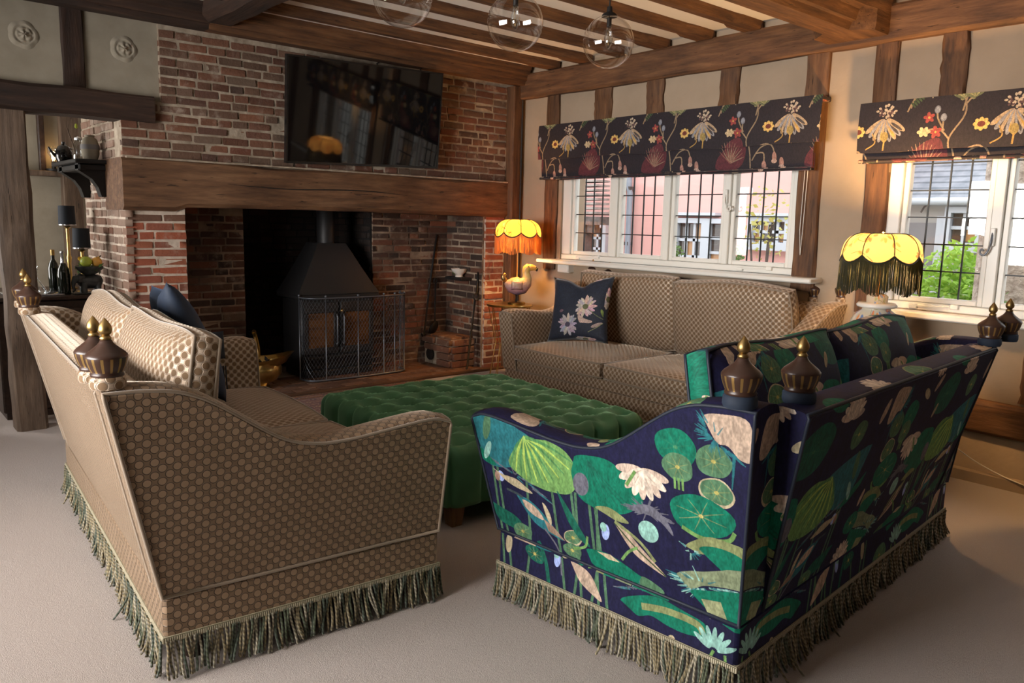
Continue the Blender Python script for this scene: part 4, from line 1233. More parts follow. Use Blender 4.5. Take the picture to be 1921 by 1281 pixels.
STR_COL = [(.40, .33, .19), (.30, .235, .12), (.10, .125, .065), (.18, .145, .07), (.46, .41, .29), (.07, .095, .06)]
def fringe_mesh(path, z_top, seed, closed=True, spacing=.0105, rad=.0048):
    """bullion strands hanging along a polyline; colour attribute per strand, twist in the UVs"""
    r_ = random.Random(seed)
    V, F, U, C = [], [], [], []
    sides, seg = 5, 6
    pts = [Vector(p) for p in path]
    n = len(pts)
    for e in range(n if closed else n - 1):
        a, b = pts[e], pts[(e + 1) % n]
        d = b - a
        L = d.length
        t = d / L
        o = Vector((t.y, -t.x, 0))
        k = int(L / spacing)
        drift = 0
        for q in range(k):
            p = a + t * ((q + .5) * L / k)
            drift = drift * .86 + r_.uniform(-.012, .012)
            out = .012 + r_.uniform(-.006, .012) + .006 * math.sin(q * .21 + e)
            zl = .004 + r_.uniform(0, .014)
            if r_.random() < .012: out += r_.uniform(.03, .06); drift += r_.uniform(-.03, .03)
            col = STR_COL[(q * 7 + r_.randrange(3)) % len(STR_COL)]
            base = len(V)
            for s in range(seg + 1):
                w = s / seg
                c = p + o * (.006 + out * w * w + .004 * math.sin(w * 5 + q)) + t * (drift * w ** 1.6 + .003 * math.sin(w * 6 + q * 1.7))
                z = z_top + (zl - z_top) * w
                for m in range(sides):
                    an = 2 * PI * m / sides
                    V.append((c.x + t.x * rad * math.cos(an) + o.x * rad * math.sin(an), c.y + t.y * rad * math.cos(an) + o.y * rad * math.sin(an), z))
            for s in range(seg):
                for m in range(sides):
                    l = (m + 1) % sides
                    F.append([base + s * sides + m, base + s * sides + l, base + (s + 1) * sides + l, base + (s + 1) * sides + m])
                    u0, u1 = m / sides, (m + 1) / sides
                    v0, v1 = s / seg * 8, (s + 1) / seg * 8
                    U += [u0, v0, u1, v0, u1, v1, u0, v1]
                    C += [*col, 1] * 4
            F.append([base + seg * sides + m for m in range(sides)]); U += [0, 0] * sides; C += [*col, 1] * sides
    me = mesh('fringe', V, F, True)
    uvl = me.uv_layers.new(name='uv'); uvl.data.foreach_set('uv', U)
    ca = me.color_attributes.new('strand', 'FLOAT_COLOR', 'CORNER'); ca.data.foreach_set('color', C)
    return me

FIN_BODY = [(.0, .0), (.044, .0), (.046, .008), (.043, .013), (.049, .025), (.055, .042), (.0575, .056), (.057, .061), (.050, .070), (.036, .081), (.024, .091), (.017, .100), (.015, .106), (0, .106)]
FIN_COLLAR = [(0, .105), (.013, .105), (.0165, .110), (.0125, .116), (.010, .119), (0, .119)]
FIN_TIP = [(0, .118), (.010, .118), (.0165, .125), (.019, .134), (.0165, .146), (.009, .158), (.003, .166), (0, .169)]
fin_me = lathe_uv_mesh('finial', FIN_BODY, 28); fin_me.materials.append(M['finial_wood'])
fin_c = mesh('collar', *lathe(FIN_COLLAR, 16), smooth=True); fin_c.materials.append(M['gold'])
fin_t = mesh('tip', *lathe(FIN_TIP, 16), smooth=True); fin_t.materials.append(M['gold'])
fin_b = mesh('base', *lathe([(0, -.035), (.046, -.035), (.050, -.025), (.049, -.004), (.042, .004), (0, .004)], 20), smooth=50, uv=True)

ARM_Y = [-.16, -.06, .04, .12, .20, .28, .36, .44, .54, .66, .82, .98, 1.06, 1.10]
ARM_Z = [1.00, 1.00, .99, .96, .905, .845, .79, .758, .742, .744, .760, .775, .772, .745]
def arm_top(y):
    ys = np.array(ARM_Y); zs = np.array(ARM_Z)
    return float(sum(np.interp(y + d, ys, zs) for d in (-.03, -.015, 0, .015, .03)) / 5)

def sofa(label, loc, rz, L, fab, pipe, fin_base, seed, name='knole_sofa', D=1.06, fins=((-.075, -.135), (.13, -.135)), arm_lean=.16, front_lean=.0, outside=None, cush=(.155, 78)):
    root = empty(name, loc, rz, label, 'sofa')
    Z0, H = .28, 1.0
    lean = lambda z: max(0.0, (z - Z0) / (H - Z0))
    yb = lambda z: -.16 * lean(z)
    yf = lambda z: D + front_lean * min(1, lean(z) * 1.4)
    ya = lambda z: -arm_lean * lean(z)
    TH = .15
    xo = lambda z: -.13 * lean(z)
    # hem band and frame
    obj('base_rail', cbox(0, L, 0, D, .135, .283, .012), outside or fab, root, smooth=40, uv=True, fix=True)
    obj('front_rail', cbox(.13, L - .13, .35, D - .012, .28, .375, .012), fab, root, smooth=40, uv=True, fix=True)
    for fx in (.12, L - .12):
        for fy in (.12, D - .12): obj('foot', lathe([(0, 0), (.03, 0), (.04, .06), (.04, .14), (0, .14)], 12), 'dark_wood', root, loc=(fx, fy, 0), smooth=50)
    # arms
    for side in (0, 1):
        def X(x): return x if side == 0 else L - x
        rings = []; outer = []; inner = []; front = []; back = []
        N = 44
        for s in range(N + 1):
            t = s / N
            yn = -.16 + (1.10 + .16) * t
            zt = arm_top(yn)
            r_ = .028
            pts = []
            def P(x, z): pts.append((X(x), ya(z) + (yf(z) - ya(z)) * t, z))
            for k in range(6): 
                z = Z0 + (zt - r_ - Z0) * k / 5
                P(xo(z), z)
            for k in (1, 2, 3):
                an = k / 4 * PI / 2
                P(xo(zt) + r_ - r_ * math.cos(an), zt - r_ + r_ * math.sin(an))
            P(xo(zt) + r_, zt + .002); P(xo(zt) + TH * .5, zt + .008); P(xo(zt) + TH - r_, zt + .002)
            for k in (3, 2, 1):
                an = k / 4 * PI / 2
                P(xo(zt) + TH - r_ + r_ * math.cos(an), zt - r_ + r_ * math.sin(an))
            for k in range(5, -1, -1):
                z = Z0 + (zt - r_ - Z0) * k / 5
                P(xo(z) + TH, z)
            rings.append(pts)
            q = pts[7]; outer.append(q)
            q = pts[13]; inner.append(q)
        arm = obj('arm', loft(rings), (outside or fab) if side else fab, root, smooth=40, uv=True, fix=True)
        fr = rings[-1]; bk = rings[0]
        pp = [tuple(bk[k]) for k in range(0, 8)] + outer[1:-1] + [tuple(fr[k]) for k in range(7, -1, -1)]
        obj('piping', tube(pp, .0062, 6), pipe, arm, smooth=True)
        pp = [tuple(fr[k]) for k in range(8, 18)]
        obj('piping', tube([fr[k] for k in range(7, len(fr))], .0058, 6), pipe, arm, smooth=True)
        obj('piping', tube([(X(-.002), y, .285) for y in np.linspace(.0, D, 6)], .006, 6), pipe, arm, smooth=True)
    # back
    rings = []; topedge = []
    NB = 14
    for s in range(NB + 1):
        t = s / NB
        pts = []
        def P(y, z):
            x0 = .15 - .13 * lean(z) + .004
            pts.append((x0 + (L - 2 * x0) * t, y, z))
        zt = .985; r_ = .03
        for k in range(6):
            z = Z0 + (zt - r_ - Z0) * k / 5
            P(yb(z), z)
        for k in (1, 2, 3):
            an = k / 4 * PI / 2
            P(yb(zt) + r_ - r_ * math.cos(an), zt - r_ + r_ * math.sin(an))
        P(yb(zt) + r_, zt); P(yb(zt) + .08, zt + .006); P(yb(zt) + .14 - r_, zt)
        for k in (3, 2, 1):
            an = k / 4 * PI / 2
            P(yb(zt) + .14 - r_ + r_ * math.cos(an), zt - r_ + r_ * math.sin(an))
        for k in range(5, -1, -1):
            z = Z0 + (zt - r_ - Z0) * k / 5
            P(yb(z) + .14, z)
        rings.append(pts); topedge.append(pts[7])
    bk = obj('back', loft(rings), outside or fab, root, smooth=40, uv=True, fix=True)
    for d in bk.data.uv_layers[0].data: d.uv = (d.uv[0] + .47, d.uv[1] + .02)
    obj('piping', tube([rings[0][k] for k in range(8)] + topedge[1:-1] + [rings[-1][k] for k in range(7, -1, -1)], .0062, 6), pipe, bk, smooth=True)
    # cushions
    w = (L - 2 * .13) / 2
    for i in (0, 1):
        cx = .13 + w * (i + .5)
        cushion_part('seat_cushion', root, w / 2 + .003, (D - .13) / 2 + .02, .105, .030, (cx, .15 + (D - .13) / 2, .435), (0, 0, 0), fab, pipe, seed + i)
        bend = lambda x, y, z, i=i: (x, y + (.012 * math.sin((x / w) * 2 * PI + i * 2 + seed) if y > 0 else 0) - (.03 * (1 - (2 * x / w) ** 2) * (y < 0)), z + .015 * math.sin(y * 5))
        cushion_part('back_cushion', root, w / 2 + .03, .30, .085, .078, (cx, cush[0], .803), (R(cush[1]), 0, 0), fab, pipe, seed + 5 + i, bend)
    # finials on the arm ends and on the back ends
    if len(fins) == 2: fins = (*fins, (L - fins[1][0], fins[1][1]), (L - fins[0][0], fins[0][1]))
    for (fx, fy), fz in zip(fins, (1.036, 1.02, 1.02, 1.036)):
        f = obj('finial', fin_me, None, root, loc=(fx, fy, fz))
        obj('collar', fin_c, None, f); obj('tip', fin_t, None, f)
        bo = obj('base', fin_b.copy(), fin_base, f)
    # bullion fringe and its heading
    path = [(0, 0, 0), (L, 0, 0), (L, D, 0), (0, D, 0)]
    fo = obj('fringe', fringe_mesh(path, .138, seed), 'bullion', root, kind='stuff')
    e = .007
    obj('fringe_heading', merge(cbox(-e, L + e, -e, .006, .128, .15, .003), cbox(-e, L + e, D - .006, D + e, .128, .15, .003), cbox(-e, .006, 0, D, .128, .15, .003), cbox(L - .006, L + e, 0, D, .128, .15, .003)), 'braid', root, uv=True)
    return root

# taupe sofa on the left, taupe sofa under the window, lily-print sofa at the front
sofa('taupe cut-velvet sofa at left, seen from its arm end and back', (.872, 4.694, 0), R(-94.2), 2.20, 'taupe_cells', 'taupe_piping', 'taupe_cells', 3, D=1.03, outside='taupe_painted_sheen')
sofa('taupe cut-velvet sofa standing beneath the four-light window', (5.245, 2.73, 0), R(90), 2.26, 'taupe_cells', 'taupe_piping', 'taupe_cells', 21, D=1.0)
sofa('navy and emerald lily-print velvet sofa with its back to the camera', (2.03, 1.24, 0), R(4.7), 2.08, 'lily_cloth', 'navy_piping', 'navy_velvet', 42, cush=(.21, 73), arm_lean=.07, front_lean=.09, fins=((-.12, -.015), (.14, -.07), (2.05, -.12), (2.17, -.16)))

# ------------------------------------------------------------------ scatter cushions
def scatter(name, label, loc, rot, a, t, mat, chop=.05):
    return obj(name, pillow(a, t, chop=chop), mat, None, loc=loc, rot=rot, smooth=True, uv=True, fix=True, label=label, cat='cushion')
scatter('scatter_cushion', 'square navy cushion printed with two pale blooms on the taupe window sofa', (4.74, 4.60, .79), (R(73), R(-4), R(-72)), .285, .085, 'cushion_cloth', .06)
scatter('scatter_cushion', 'plain dark blue velvet cushion propped on the left taupe sofa', (1.34, 4.10, .86), (R(68), R(6), R(80)), .32, .10, 'navy_velvet', .035)
# black tasselled throw hanging over the far arm of the left sofa
thr = empty('tasselled_throw', (1.60, 4.56, .84), label='black tasselled throw slung over the far arm of the left sofa', cat='throw')
obj('cloth', xf(pillow(.16, .03, 12, .02), (0, -.075, -.08), (R(84), 0, R(4)), (.5, .5, 1)), 'black_shade', thr, smooth=True, fix=True)
obj('tassels', merge(*[tube([(-.08 + .012 * k, -.085 - .004 * (k % 3), -.2), (-.082 + .012 * k, -.10, -.28), (-.085 + .0125 * k, -.10, -.34)], .004, 4) for k in range(14)]), 'black_shade', thr, kind='stuff')

# ------------------------------------------------------------------ buttoned ottoman
def ottoman():
    cx, cyy, hx, hy, z0, z1, RR = 0, 0, .69, .745, .125, .465, .085
    root = empty('buttoned_ottoman', (2.86, 3.61, 0), R(-3), 'deep buttoned bottle green velvet ottoman between the sofas', 'ottoman')
    pa, pb = .38, .188     # diamond pitch
    def patt(x, y):
        p, q = x / pa + y / pb, x / pa - y / pb
        fp, fq = p - round(p), q - round(q)
        d = math.hypot((fp + fq) / 2 * pa, (fp - fq) / 2 * pb)
        ln = min(abs(fp), abs(fq))
        return -.006 * math.exp(-(ln / .05) ** 2) - .062 * math.exp(-(d / .052) ** 1.5)
    def side(t):
        q = t / .19 + .5
        q = abs(q - round(q))
        return .030 - .034 * math.exp(-(q / .10) ** 1.2)
    V, F = [], []
    def P(px, py, pz, fade=1):
        ix, iy, iz = max(-hx + RR, min(hx - RR, px)), max(-hy + RR, min(hy - RR, py)), min(z1 - RR, pz)
        d = Vector((px - ix, py - iy, pz - iz))
        n = d.normalized() if d.length > 1e-6 else Vector((0, 0, 1))
        q = Vector((ix, iy, iz)) + n * RR
        up = max(0, n.z) ** 1.2
        tpar = q.y if abs(n.x) > abs(n.y) else q.x
        disp = up * patt(q.x, q.y) + (1 - up) * side(tpar) * (.5 + .5 * math.sin(min(1, max(0, (q.z - z0) / (z1 - z0))) * PI))
        q += n * (disp - .02)
        V.append(tuple(q)); return len(V) - 1
    NX, NY, NZ = 96, 104, 16
    xs = [-hx + 2 * hx * i / NX for i in range(NX + 1)]; ys = [-hy + 2 * hy * j / NY for j in range(NY + 1)]
    top = [[P(x, y, z1) for y in ys] for x in xs]
    for i in range(NX):
        for j in range(NY): F.append([top[i][j], top[i + 1][j], top[i + 1][j + 1], top[i][j + 1]])
    ring = [(xs[i], ys[0], top[i][0]) for i in range(NX)] + [(xs[NX], ys[j], top[NX][j]) for j in range(NY)] + [(xs[i], ys[NY], top[i][NY]) for i in range(NX, 0, -1)] + [(xs[0], ys[j], top[0][j]) for j in range(NY, 0, -1)]
    prev = [q[2] for q in ring]
    for k in range(1, NZ + 1):
        z = z1 + (z0 - z1) * k / NZ
        cur = [P(q[0], q[1], z) for q in ring]
        m = len(ring)
        for a in range(m):
            b = (a + 1) % m
            F.append([prev[a], cur[a], cur[b], prev[b]])
        prev = cur
    F.append(prev[::-1])
    obj('upholstery', (V, F), 'green_velvet', root, smooth=True, fix=True)
    B = []
    btn = lathe([(0, -.004), (.012, -.004), (.0135, .0), (.010, .005), (0, .007)], 10)
    for i in range(-8, 9):
        for j in range(-8, 9):
            # buttons where p and q are whole numbers
            x, y = (i + j) / 2 * pa, (i - j) / 2 * pb
            if abs(x) < hx - .06 and abs(y) < hy - .06: B.append(xf(btn, (x, y, z1 - .02 - .066)))
    obj('buttons', merge(*B), 'green_velvet', root, smooth=True, kind='stuff')
    for sx in (-1, 1):
        for sy in (-1, 1):
            obj('leg', loft([[(sx * (hx - .11) + a * w, sy * (hy - .11) + b * w, z) for a, b in ((-1, -1), (1, -1), (1, 1), (-1, 1))] for z, w in ((0, .030), (.13, .042))]), 'leg_oak', root, smooth=20, fix=True)
ottoman()

# rug before the hearth
rug = empty('persian_rug', (3.20, 5.33, 0), label='red patterned persian rug lying before the hearth', cat='rug')
obj('pile', cbox(-.95, .95, -.72, .72, .002, .014, .004), 'rug_cloth', rug, uv=True, fix=True)
for y in (-.62, .60, -.70, .68): obj('border', box(-.93, .93, y, y + .02, .014, .0155), 'leg_oak', rug)
obj('fringe', merge(*[box(.95, .99, -.70 + k * .02, -.695 + k * .02 + .006, .003, .008) for k in range(70)]), 'cord_white', rug, kind='stuff')
# ------------------------------------------------------------------ television
tv = empty('television', (3.54, 6.04, 2.372), label='large wall-mounted flat television tilted above the mantel beam', cat='television')
tv.rotation_euler = (R(8), R(-1.7), R(-2.5))
obj('screen', box(-.712, .712, -.024, -.020, -.40, .405), 'tv_screen', tv)
obj('bezel', merge(box(-.725, .725, -.026, .02, .405, .418), box(-.725, .725, -.026, .02, -.418, -.40), box(-.725, -.712, -.026, .02, -.40, .405), box(.712, .725, -.026, .02, -.40, .405)), 'tv_frame', tv)
obj('back_shell', cbox(-.715, .715, -.020, .035, -.41, .41, .012), 'tv_frame', tv, fix=True)
obj('bracket', box(-.25, .25, .03, .10, -.2, .2), 'iron', tv)
for cx_ in (.12, .55): obj('cable', tube(bez([(cx_, .03, .40), (cx_ - .02, .05, .43), (cx_ + .02, .09, .445)], 4), .006, 6), 'cord_black', tv, smooth=True)

# ------------------------------------------------------------------ stove, hood and flue
st = empty('wood_stove', (3.57, 6.62, .03), label='black wood-burning stove with a canopy hood inside the brick fireplace', cat='stove')
obj('body', cbox(-.375, .375, .02, .42, .06, .735, .015), 'stove_black', st, smooth=40, fix=True)
obj('top_plate', cbox(-.42, .42, -.03, .45, .735, .775, .01), 'stove_black', st, fix=True)
obj('plinth', cbox(-.36, .36, -.01, .40, .0, .06, .008), 'stove_black', st, fix=True)
obj('ash_lip', cbox(-.36, .36, -.05, .03, .175, .20, .006), 'stove_black', st, fix=True)
for s in (-1, 1):
    d = obj('door', merge(cbox(*sorted((s * .012, s * .365)), -.012, .022, .215, .275, .006), cbox(*sorted((s * .012, s * .365)), -.012, .022, .60, .70, .006), cbox(*sorted((s * .012, s * .06)), -.012, .022, .275, .60, .006), cbox(*sorted((s * .32, s * .365)), -.012, .022, .275, .60, .006)), 'stove_black', st, smooth=40, fix=True)
    obj('pane', box(*sorted((s * .06, s * .32)), .0, .006, .275, .60), 'reflection_pane', d)
    obj('handle', tube([(s * .035, -.02, .30), (s * .035, -.035, .32), (s * .035, -.035, .56), (s * .035, -.02, .58)], .008, 6), 'steel_wire', d, smooth=True)
obj('latch_knob', lathe([(0, 0), (.012, .0), (.02, .02), (.012, .04), (0, .045)], 12), 'gold', st, loc=(0, -.03, .62), rot=(R(90), 0, 0), smooth=True)
for s in (-.3, .3): obj('vent_slot', box(s - .08, s + .08, -.014, .0, .09, .13), 'iron', st)
hood = [[(-.42, -.03), (.42, -.03), (.42, .45), (-.42, .45)], [(-.385, .0), (.385, .0), (.385, .43), (-.385, .43)], [(-.27, .06), (.27, .06), (.27, .40), (-.27, .40)], [(-.19, .10), (.19, .10), (.19, .38), (-.19, .38)], [(-.145, .13), (.145, .13), (.145, .37), (-.145, .37)]]
obj('hood', loft([[(x, y, z) for x, y in r_] for r_, z in zip(hood, (.775, .83, 1.02, 1.16, 1.24))]), 'stove_black', st, smooth=25, fix=True)
obj('flue', lathe([(.085, 1.22), (.085, 1.90), (0, 1.90)], 20, False), 'stove_black', st, loc=(0, .25, 0), smooth=True)

# ------------------------------------------------------------------ fire guard
def guard():
    root = empty('fire_guard', (3.68, 6.40, .03), label='wire mesh fire guard with rounded corners in front of the stove', cat='fire guard')
    hw, dep, r_ = .53, .185, .12
    raw = [(-hw, dep), (-hw, dep - .03)]
    raw += [(-hw + r_ - r_ * math.cos(a), r_ - r_ * math.sin(a)) for a in np.linspace(0, PI / 2, 7)]
    raw += [(-hw + r_ + (2 * hw - 2 * r_) * k / 10, -.02 * math.sin(PI * k / 10)) for k in range(1, 10)]
    raw += [(hw - r_ + r_ * math.sin(a), r_ - r_ * math.cos(a)) for a in np.linspace(0, PI / 2, 7)]
    raw += [(hw, dep - .03), (hw, dep)]
    P = [Vector((x, y, 0)) for x, y in raw]
    cum = [0]
    for a, b in zip(P[:-1], P[1:]): cum.append(cum[-1] + (b - a).length)
    T = cum[-1]
    def at(s):
        s = max(0, min(T, s))
        i = max(k for k in range(len(cum)) if cum[k] <= s + 1e-9)
        if i >= len(P) - 1: return P[-1].copy()
        return P[i].lerp(P[i + 1], (s - cum[i]) / max(1e-9, cum[i + 1] - cum[i]))
    Hh = .76
    for z, rr in ((.012, .009), (Hh, .007)): obj('rail', tube([(p.x, p.y, z) for p in P], rr, 8), 'steel_wire', root, smooth=True)
    for s in (0.0, .30, .62, .90, 1.18, T - .02, T - .30): 
        p = at(s); obj('upright', tube([(p.x, p.y, .01), (p.x, p.y, Hh + .012)], .006, 6), 'steel_wire', root, smooth=True)
        obj('knob', lathe([(0, 0), (.010, .004), (.012, .012), (.008, .02), (0, .023)], 10), 'steel_wire', root, loc=(p.x, p.y, Hh + .006), smooth=True)
    parts = []
    pitch = .034
    n = int((T + Hh) / pitch)
    for k in range(-int(Hh / pitch) , int(T / pitch) + 1):
        for sg in (1, -1):
            pts = []
            for q in range(13):
                z = .015 + (Hh - .02) * q / 12
                s = k * pitch + (z if sg > 0 else Hh - z) * .62
                if 0 <= s <= T: p = at(s); pts.append((p.x, p.y, z))
            if len(pts) > 1: parts.append(tube(pts, .0013, 3, False, False))
    obj('wire_mesh', merge(*parts), 'steel_wire', root, kind='stuff')
guard()

# ------------------------------------------------------------------ coal scuttle
sc = empty('coal_scuttle', (2.70, 6.45, .026), R(-25), 'polished brass helmet coal scuttle with a hoop handle beside the stove', 'scuttle')
Rg = []
for z, r_, ox in ((.0, .085, 0), (.02, .092, 0), (.035, .07, 0), (.05, .085, 0), (.09, .145, 0), (.14, .175, .005), (.19, .172, .01), (.23, .150, .02)):
    Rg.append([(ox + r_ * 1.08 * math.cos(a), r_ * math.sin(a), z) for a in np.linspace(0, 2 * PI, 28, endpoint=False)])
for w, up in ((.5, .03), (1, .07)):
    Rg.append([(.02 + (.15 + .10 * w * max(0, math.cos(a)) + .02 * w) * math.cos(a) * 1.05, (.15 + .02 * w) * math.sin(a), .23 + up * (.5 + .9 * max(0, math.cos(a)) ** 2 + .35 * max(0, -math.cos(a)))) for a in np.linspace(0, 2 * PI, 28, endpoint=False)])
inn = [[(.02 + (x - .02) * k, y * k, z - dz) for x, y, z in Rg[-1]] for k, dz in ((.95, .008), (.75, .09), (.4, .14))]
obj('bucket', loft(Rg + inn), 'brass', sc, smooth=60, fix=True)
obj('handle', tube(bez([(.0, -.165, .22), (0, -.16, .33), (-.02, -.10, .46), (-.03, 0, .50), (-.02, .10, .46), (0, .16, .33), (0, .165, .22)], 6), .011, 8), 'brass', sc, smooth=True)
obj('grip', tube([(-.027, -.05, .49), (-.03, 0, .505), (-.027, .05, .49)], .016, 8), 'brass', sc, smooth=True)
obj('coal', foliage(60, (.02, 0, .22), (.11, .11, .02), .05, 9), 'black_soot', sc, kind='stuff')

# logs stacked in the left corner of the fireplace
rnd2 = random.Random(4)
for k, (x, z, r_) in enumerate(((2.11, .10, .07), (2.25, .095, .066), (2.39, .10, .07), (2.17, .225, .066), (2.31, .23, .068), (2.24, .35, .064), (2.37, .35, .055), (2.30, .46, .056), (2.43, .215, .045))):
    lg = empty('firewood_log', (x, 6.36 + rnd2.uniform(0, .05), z), label=['split log at the bottom left of the firewood stack', 'split log at the bottom middle of the firewood stack', 'split log at the bottom of the stack nearest the scuttle', 'second-row log at the left of the firewood stack', 'second-row log in the middle of the firewood stack', 'third-row log at the left of the firewood stack', 'third-row log at the right of the firewood stack', 'topmost round log of the firewood stack', 'thin log at the right of the second firewood row'][k], cat='log', group='firewood in the fireplace')
    ring = lambda y, q: [(q * r_ * (1 + .08 * math.sin(3 * a + k)) * math.cos(a), y, q * r_ * (1 + .08 * math.cos(2 * a + k)) * math.sin(a)) for a in np.linspace(0, 2 * PI, 14, endpoint=False)]
    obj('bark', loft([ring(y, 1) for y in (0, .1, .2, .34)]), 'log_bark', lg, smooth=50, fix=True)
    obj('cut_end', loft([ring(-.003, .94), ring(.002, .95)]), 'log_end', lg, fix=True)

# brick hob on the right of the hearth, with an ash hole
hob = empty('brick_hob', (4.80, 6.55, .026), label='low brick hob ledge with an arched ash hole at the right of the hearth', cat='ledge')
obj('core', box(-.135, .15, -.225, .24, 0, .285), 'mortar', hob)
for row in range(4):
    z = .005 + row * .072
    for k in range(2):
        u = -.235 + k * .225 - (row % 2) * .0
        if row in (0, 1) and k == 1: continue
        o = obj('brick', brick_mesh('brick_old', (row * 2 + k) % 7), None, hob, loc=(-.14, u + .112 + (.05 if row % 2 else 0) * k, z + .033)); o.scale = (.212, .06, .060); o.rotation_euler = (0, 0, PI / 2)
    o = obj('brick', brick_mesh('brick_old', (row + 3) % 7), None, hob, loc=(-.04 + (.02 if row % 2 else 0), -.232, z + .033)); o.scale = (.20, .05, .060)
    o = obj('brick', brick_mesh('brick_old', (row + 5) % 7), None, hob, loc=(.105, -.232, z + .033)); o.scale = (.085, .05, .060)
obj('ash_hole', lathe([(0, 0), (.062, 0), (.062, .012), (0, .012)], 18), 'black_soot', hob, loc=(-.148, .12, .10), rot=(0, R(-90), 0))
for i in range(2):
    for j in range(4):
        o = obj('brick', brick_mesh('hearth_brick', (i + j) % 7), None, hob, loc=(-.065 + .145 * i, -.17 + .115 * j, .292)); o.scale = (.14, .105, .03)

# china bowl on the ledge in the right wall of the fireplace
struct('trim_wall_ledge', cbox(4.80, 4.965, 6.36, 6.64, .905, .935, .008), 'black_soot', label='narrow sooty ledge on the right cheek of the fireplace')
bw = empty('china_bowl', (4.885, 6.50, .936), label='small white china bowl on the sooty ledge inside the fireplace', cat='bowl')
obj('bowl', lathe([(0, 0), (.04, 0), (.042, .012), (.035, .016), (.068, .05), (.085, .085), (.082, .087), (.063, .052), (.03, .022), (0, .02)], 24), 'china', bw, smooth=50)
obj('painted_sprig', xf(foliage(8, (0, 0, 0), (.004, .025, .02), .018, 3), (-.0785, 0, .055)), 'leaf_dark', bw)

# hearth tools
def tool(name, label, parts, cat):
    root = empty(name, (0, 0, 0), label=label, cat=cat)
    for nm, vf, m in parts: obj(nm, vf, m, root, smooth=True)
tool('fire_tongs', 'long iron fire tongs leaning against the right brick pier', [('leg', tube([(4.78, 6.20, .03), (4.86, 6.22, .55), (4.90, 6.24, .72)], .008, 6), 'iron'), ('leg', tube([(4.74, 6.16, .03), (4.84, 6.20, .55), (4.89, 6.235, .72)], .008, 6), 'iron'), ('ring', tube([(4.905 + .03 * math.cos(a), 6.235, .75 + .035 * math.sin(a)) for a in np.linspace(0, 2 * PI, 14, endpoint=False)], .007, 6, True), 'iron'), ('shaft', tube([(4.915, 6.24, .785), (4.94, 6.25, 1.0)], .012, 6), 'iron')], 'tongs')
tool('fire_shovel', 'round iron fire shovel standing on the brick hob', [('shaft', tube([(4.74, 6.72, .41), (4.78, 6.77, .86)], .009, 6), 'iron'), ('blade', xf(lathe([(0, 0), (.05, .006), (.075, .02), (.078, .03), (.05, .014), (0, .01)], 18), (4.725, 6.68, .385), (R(-70), 0, R(25))), 'iron'), ('hook', tube([(4.78 + .02 * math.cos(a), 6.77, .88 + .025 * math.sin(a)) for a in np.linspace(0, 2 * PI, 12, endpoint=False)], .006, 6, True), 'iron')], 'shovel')
tool('iron_poker', 'long thin iron rod leaning in the back corner of the fireplace', [('shaft', tube([(4.62, 6.74, .32), (4.70, 6.77, .8), (4.80, 6.785, 1.36)], .010, 6), 'iron'), ('crook', tube([(4.62, 6.74, .32), (4.59, 6.73, .31), (4.58, 6.73, .34)], .009, 6), 'iron')], 'poker')

# ------------------------------------------------------------------ fringed lamp shades
def shade(root, R0, Ht, fr_len, zb, cloth, strands, rib_mat, npan=8, seed=0, phase=0.0, op=.36):
    n = npan * 8
    def ring(t):
        out = []
        for i in range(n):
            a = 2 * PI * i / n + phase
            u = (i % 8) / 8
            sc_ = math.sin(PI * u)
            an = t * PI / 2
            r_ = R0 * (op + (1 - op) * math.sin(an) ** .9) * (1 + .025 * sc_ * math.sin(an))
            z = zb + Ht * (.04 + .96 * math.cos(an)) - (.05 * sc_ ** .8 * R0 / .25) * max(0, (t - .55) / .45) ** 2
            out.append((r_ * math.cos(a), r_ * math.sin(a), z))
        return out
    rings = [ring(k / 9) for k in range(10)]
    vf = loft(rings, cap=False)
    me = mesh('shade', *vf, smooth=True)
    uvl = me.uv_layers.new(name='uv')
    for p in me.polygons:
        us = [math.atan2(me.vertices[me.loops[l].vertex_index].co.y, me.vertices[me.loops[l].vertex_index].co.x) for l in p.loop_indices]
        mx = max(us)
        for l, u in zip(p.loop_indices, us):
            if mx - u > PI: u += 2 * PI
            uvl.data[l].uv = (u / (2 * PI) * 1.5, me.vertices[me.loops[l].vertex_index].co.z * 1.2)
    sh = obj('lamp_shade', me, cloth, root)
    for k in range(npan): obj('rib', tube([Vector(r_[k * 8]) * 1.0 + Vector((0, 0, .002)) for r_ in rings], .0035, 5), rib_mat, sh, smooth=True)
    obj('trim_edge', tube(rings[-1], .006, 6, True), rib_mat, sh, smooth=True)
    obj('top_ring', tube(rings[0], .005, 6, True), rib_mat, sh, smooth=True)
    r_ = random.Random(seed)
    parts = []
    m = 420
    for i in range(m):
        f = i / m * n
        p = Vector(rings[-1][int(f) % n]).lerp(Vector(rings[-1][(int(f) + 1) % n]), f - int(f))
        e = p + Vector((r_.uniform(-.004, .004), r_.uniform(-.004, .004), -fr_len * r_.uniform(.94, 1.0)))
        parts.append(tube([p, p.lerp(e, .5) + Vector((r_.uniform(-.003, .003), r_.uniform(-.003, .003), 0)), e], .0021, 4, False, False))
    obj('fringe', merge(*parts), strands, sh, kind='stuff')
    for k in range(3):
        a = 2 * PI * k / 3
        obj('spider', tube([(0, 0, zb + Ht), (R0 * op * math.cos(a), R0 * op * math.sin(a), zb + Ht)], .003, 5), 'gold', sh)
def bulb(name, loc, power, col, rad=.035):
    l = bpy.data.lights.new(name, 'POINT'); l.energy = power; l.color = col; l.shadow_soft_size = rad
    o = bpy.data.objects.new(name, l); o.location = loc; COL.objects.link(o)

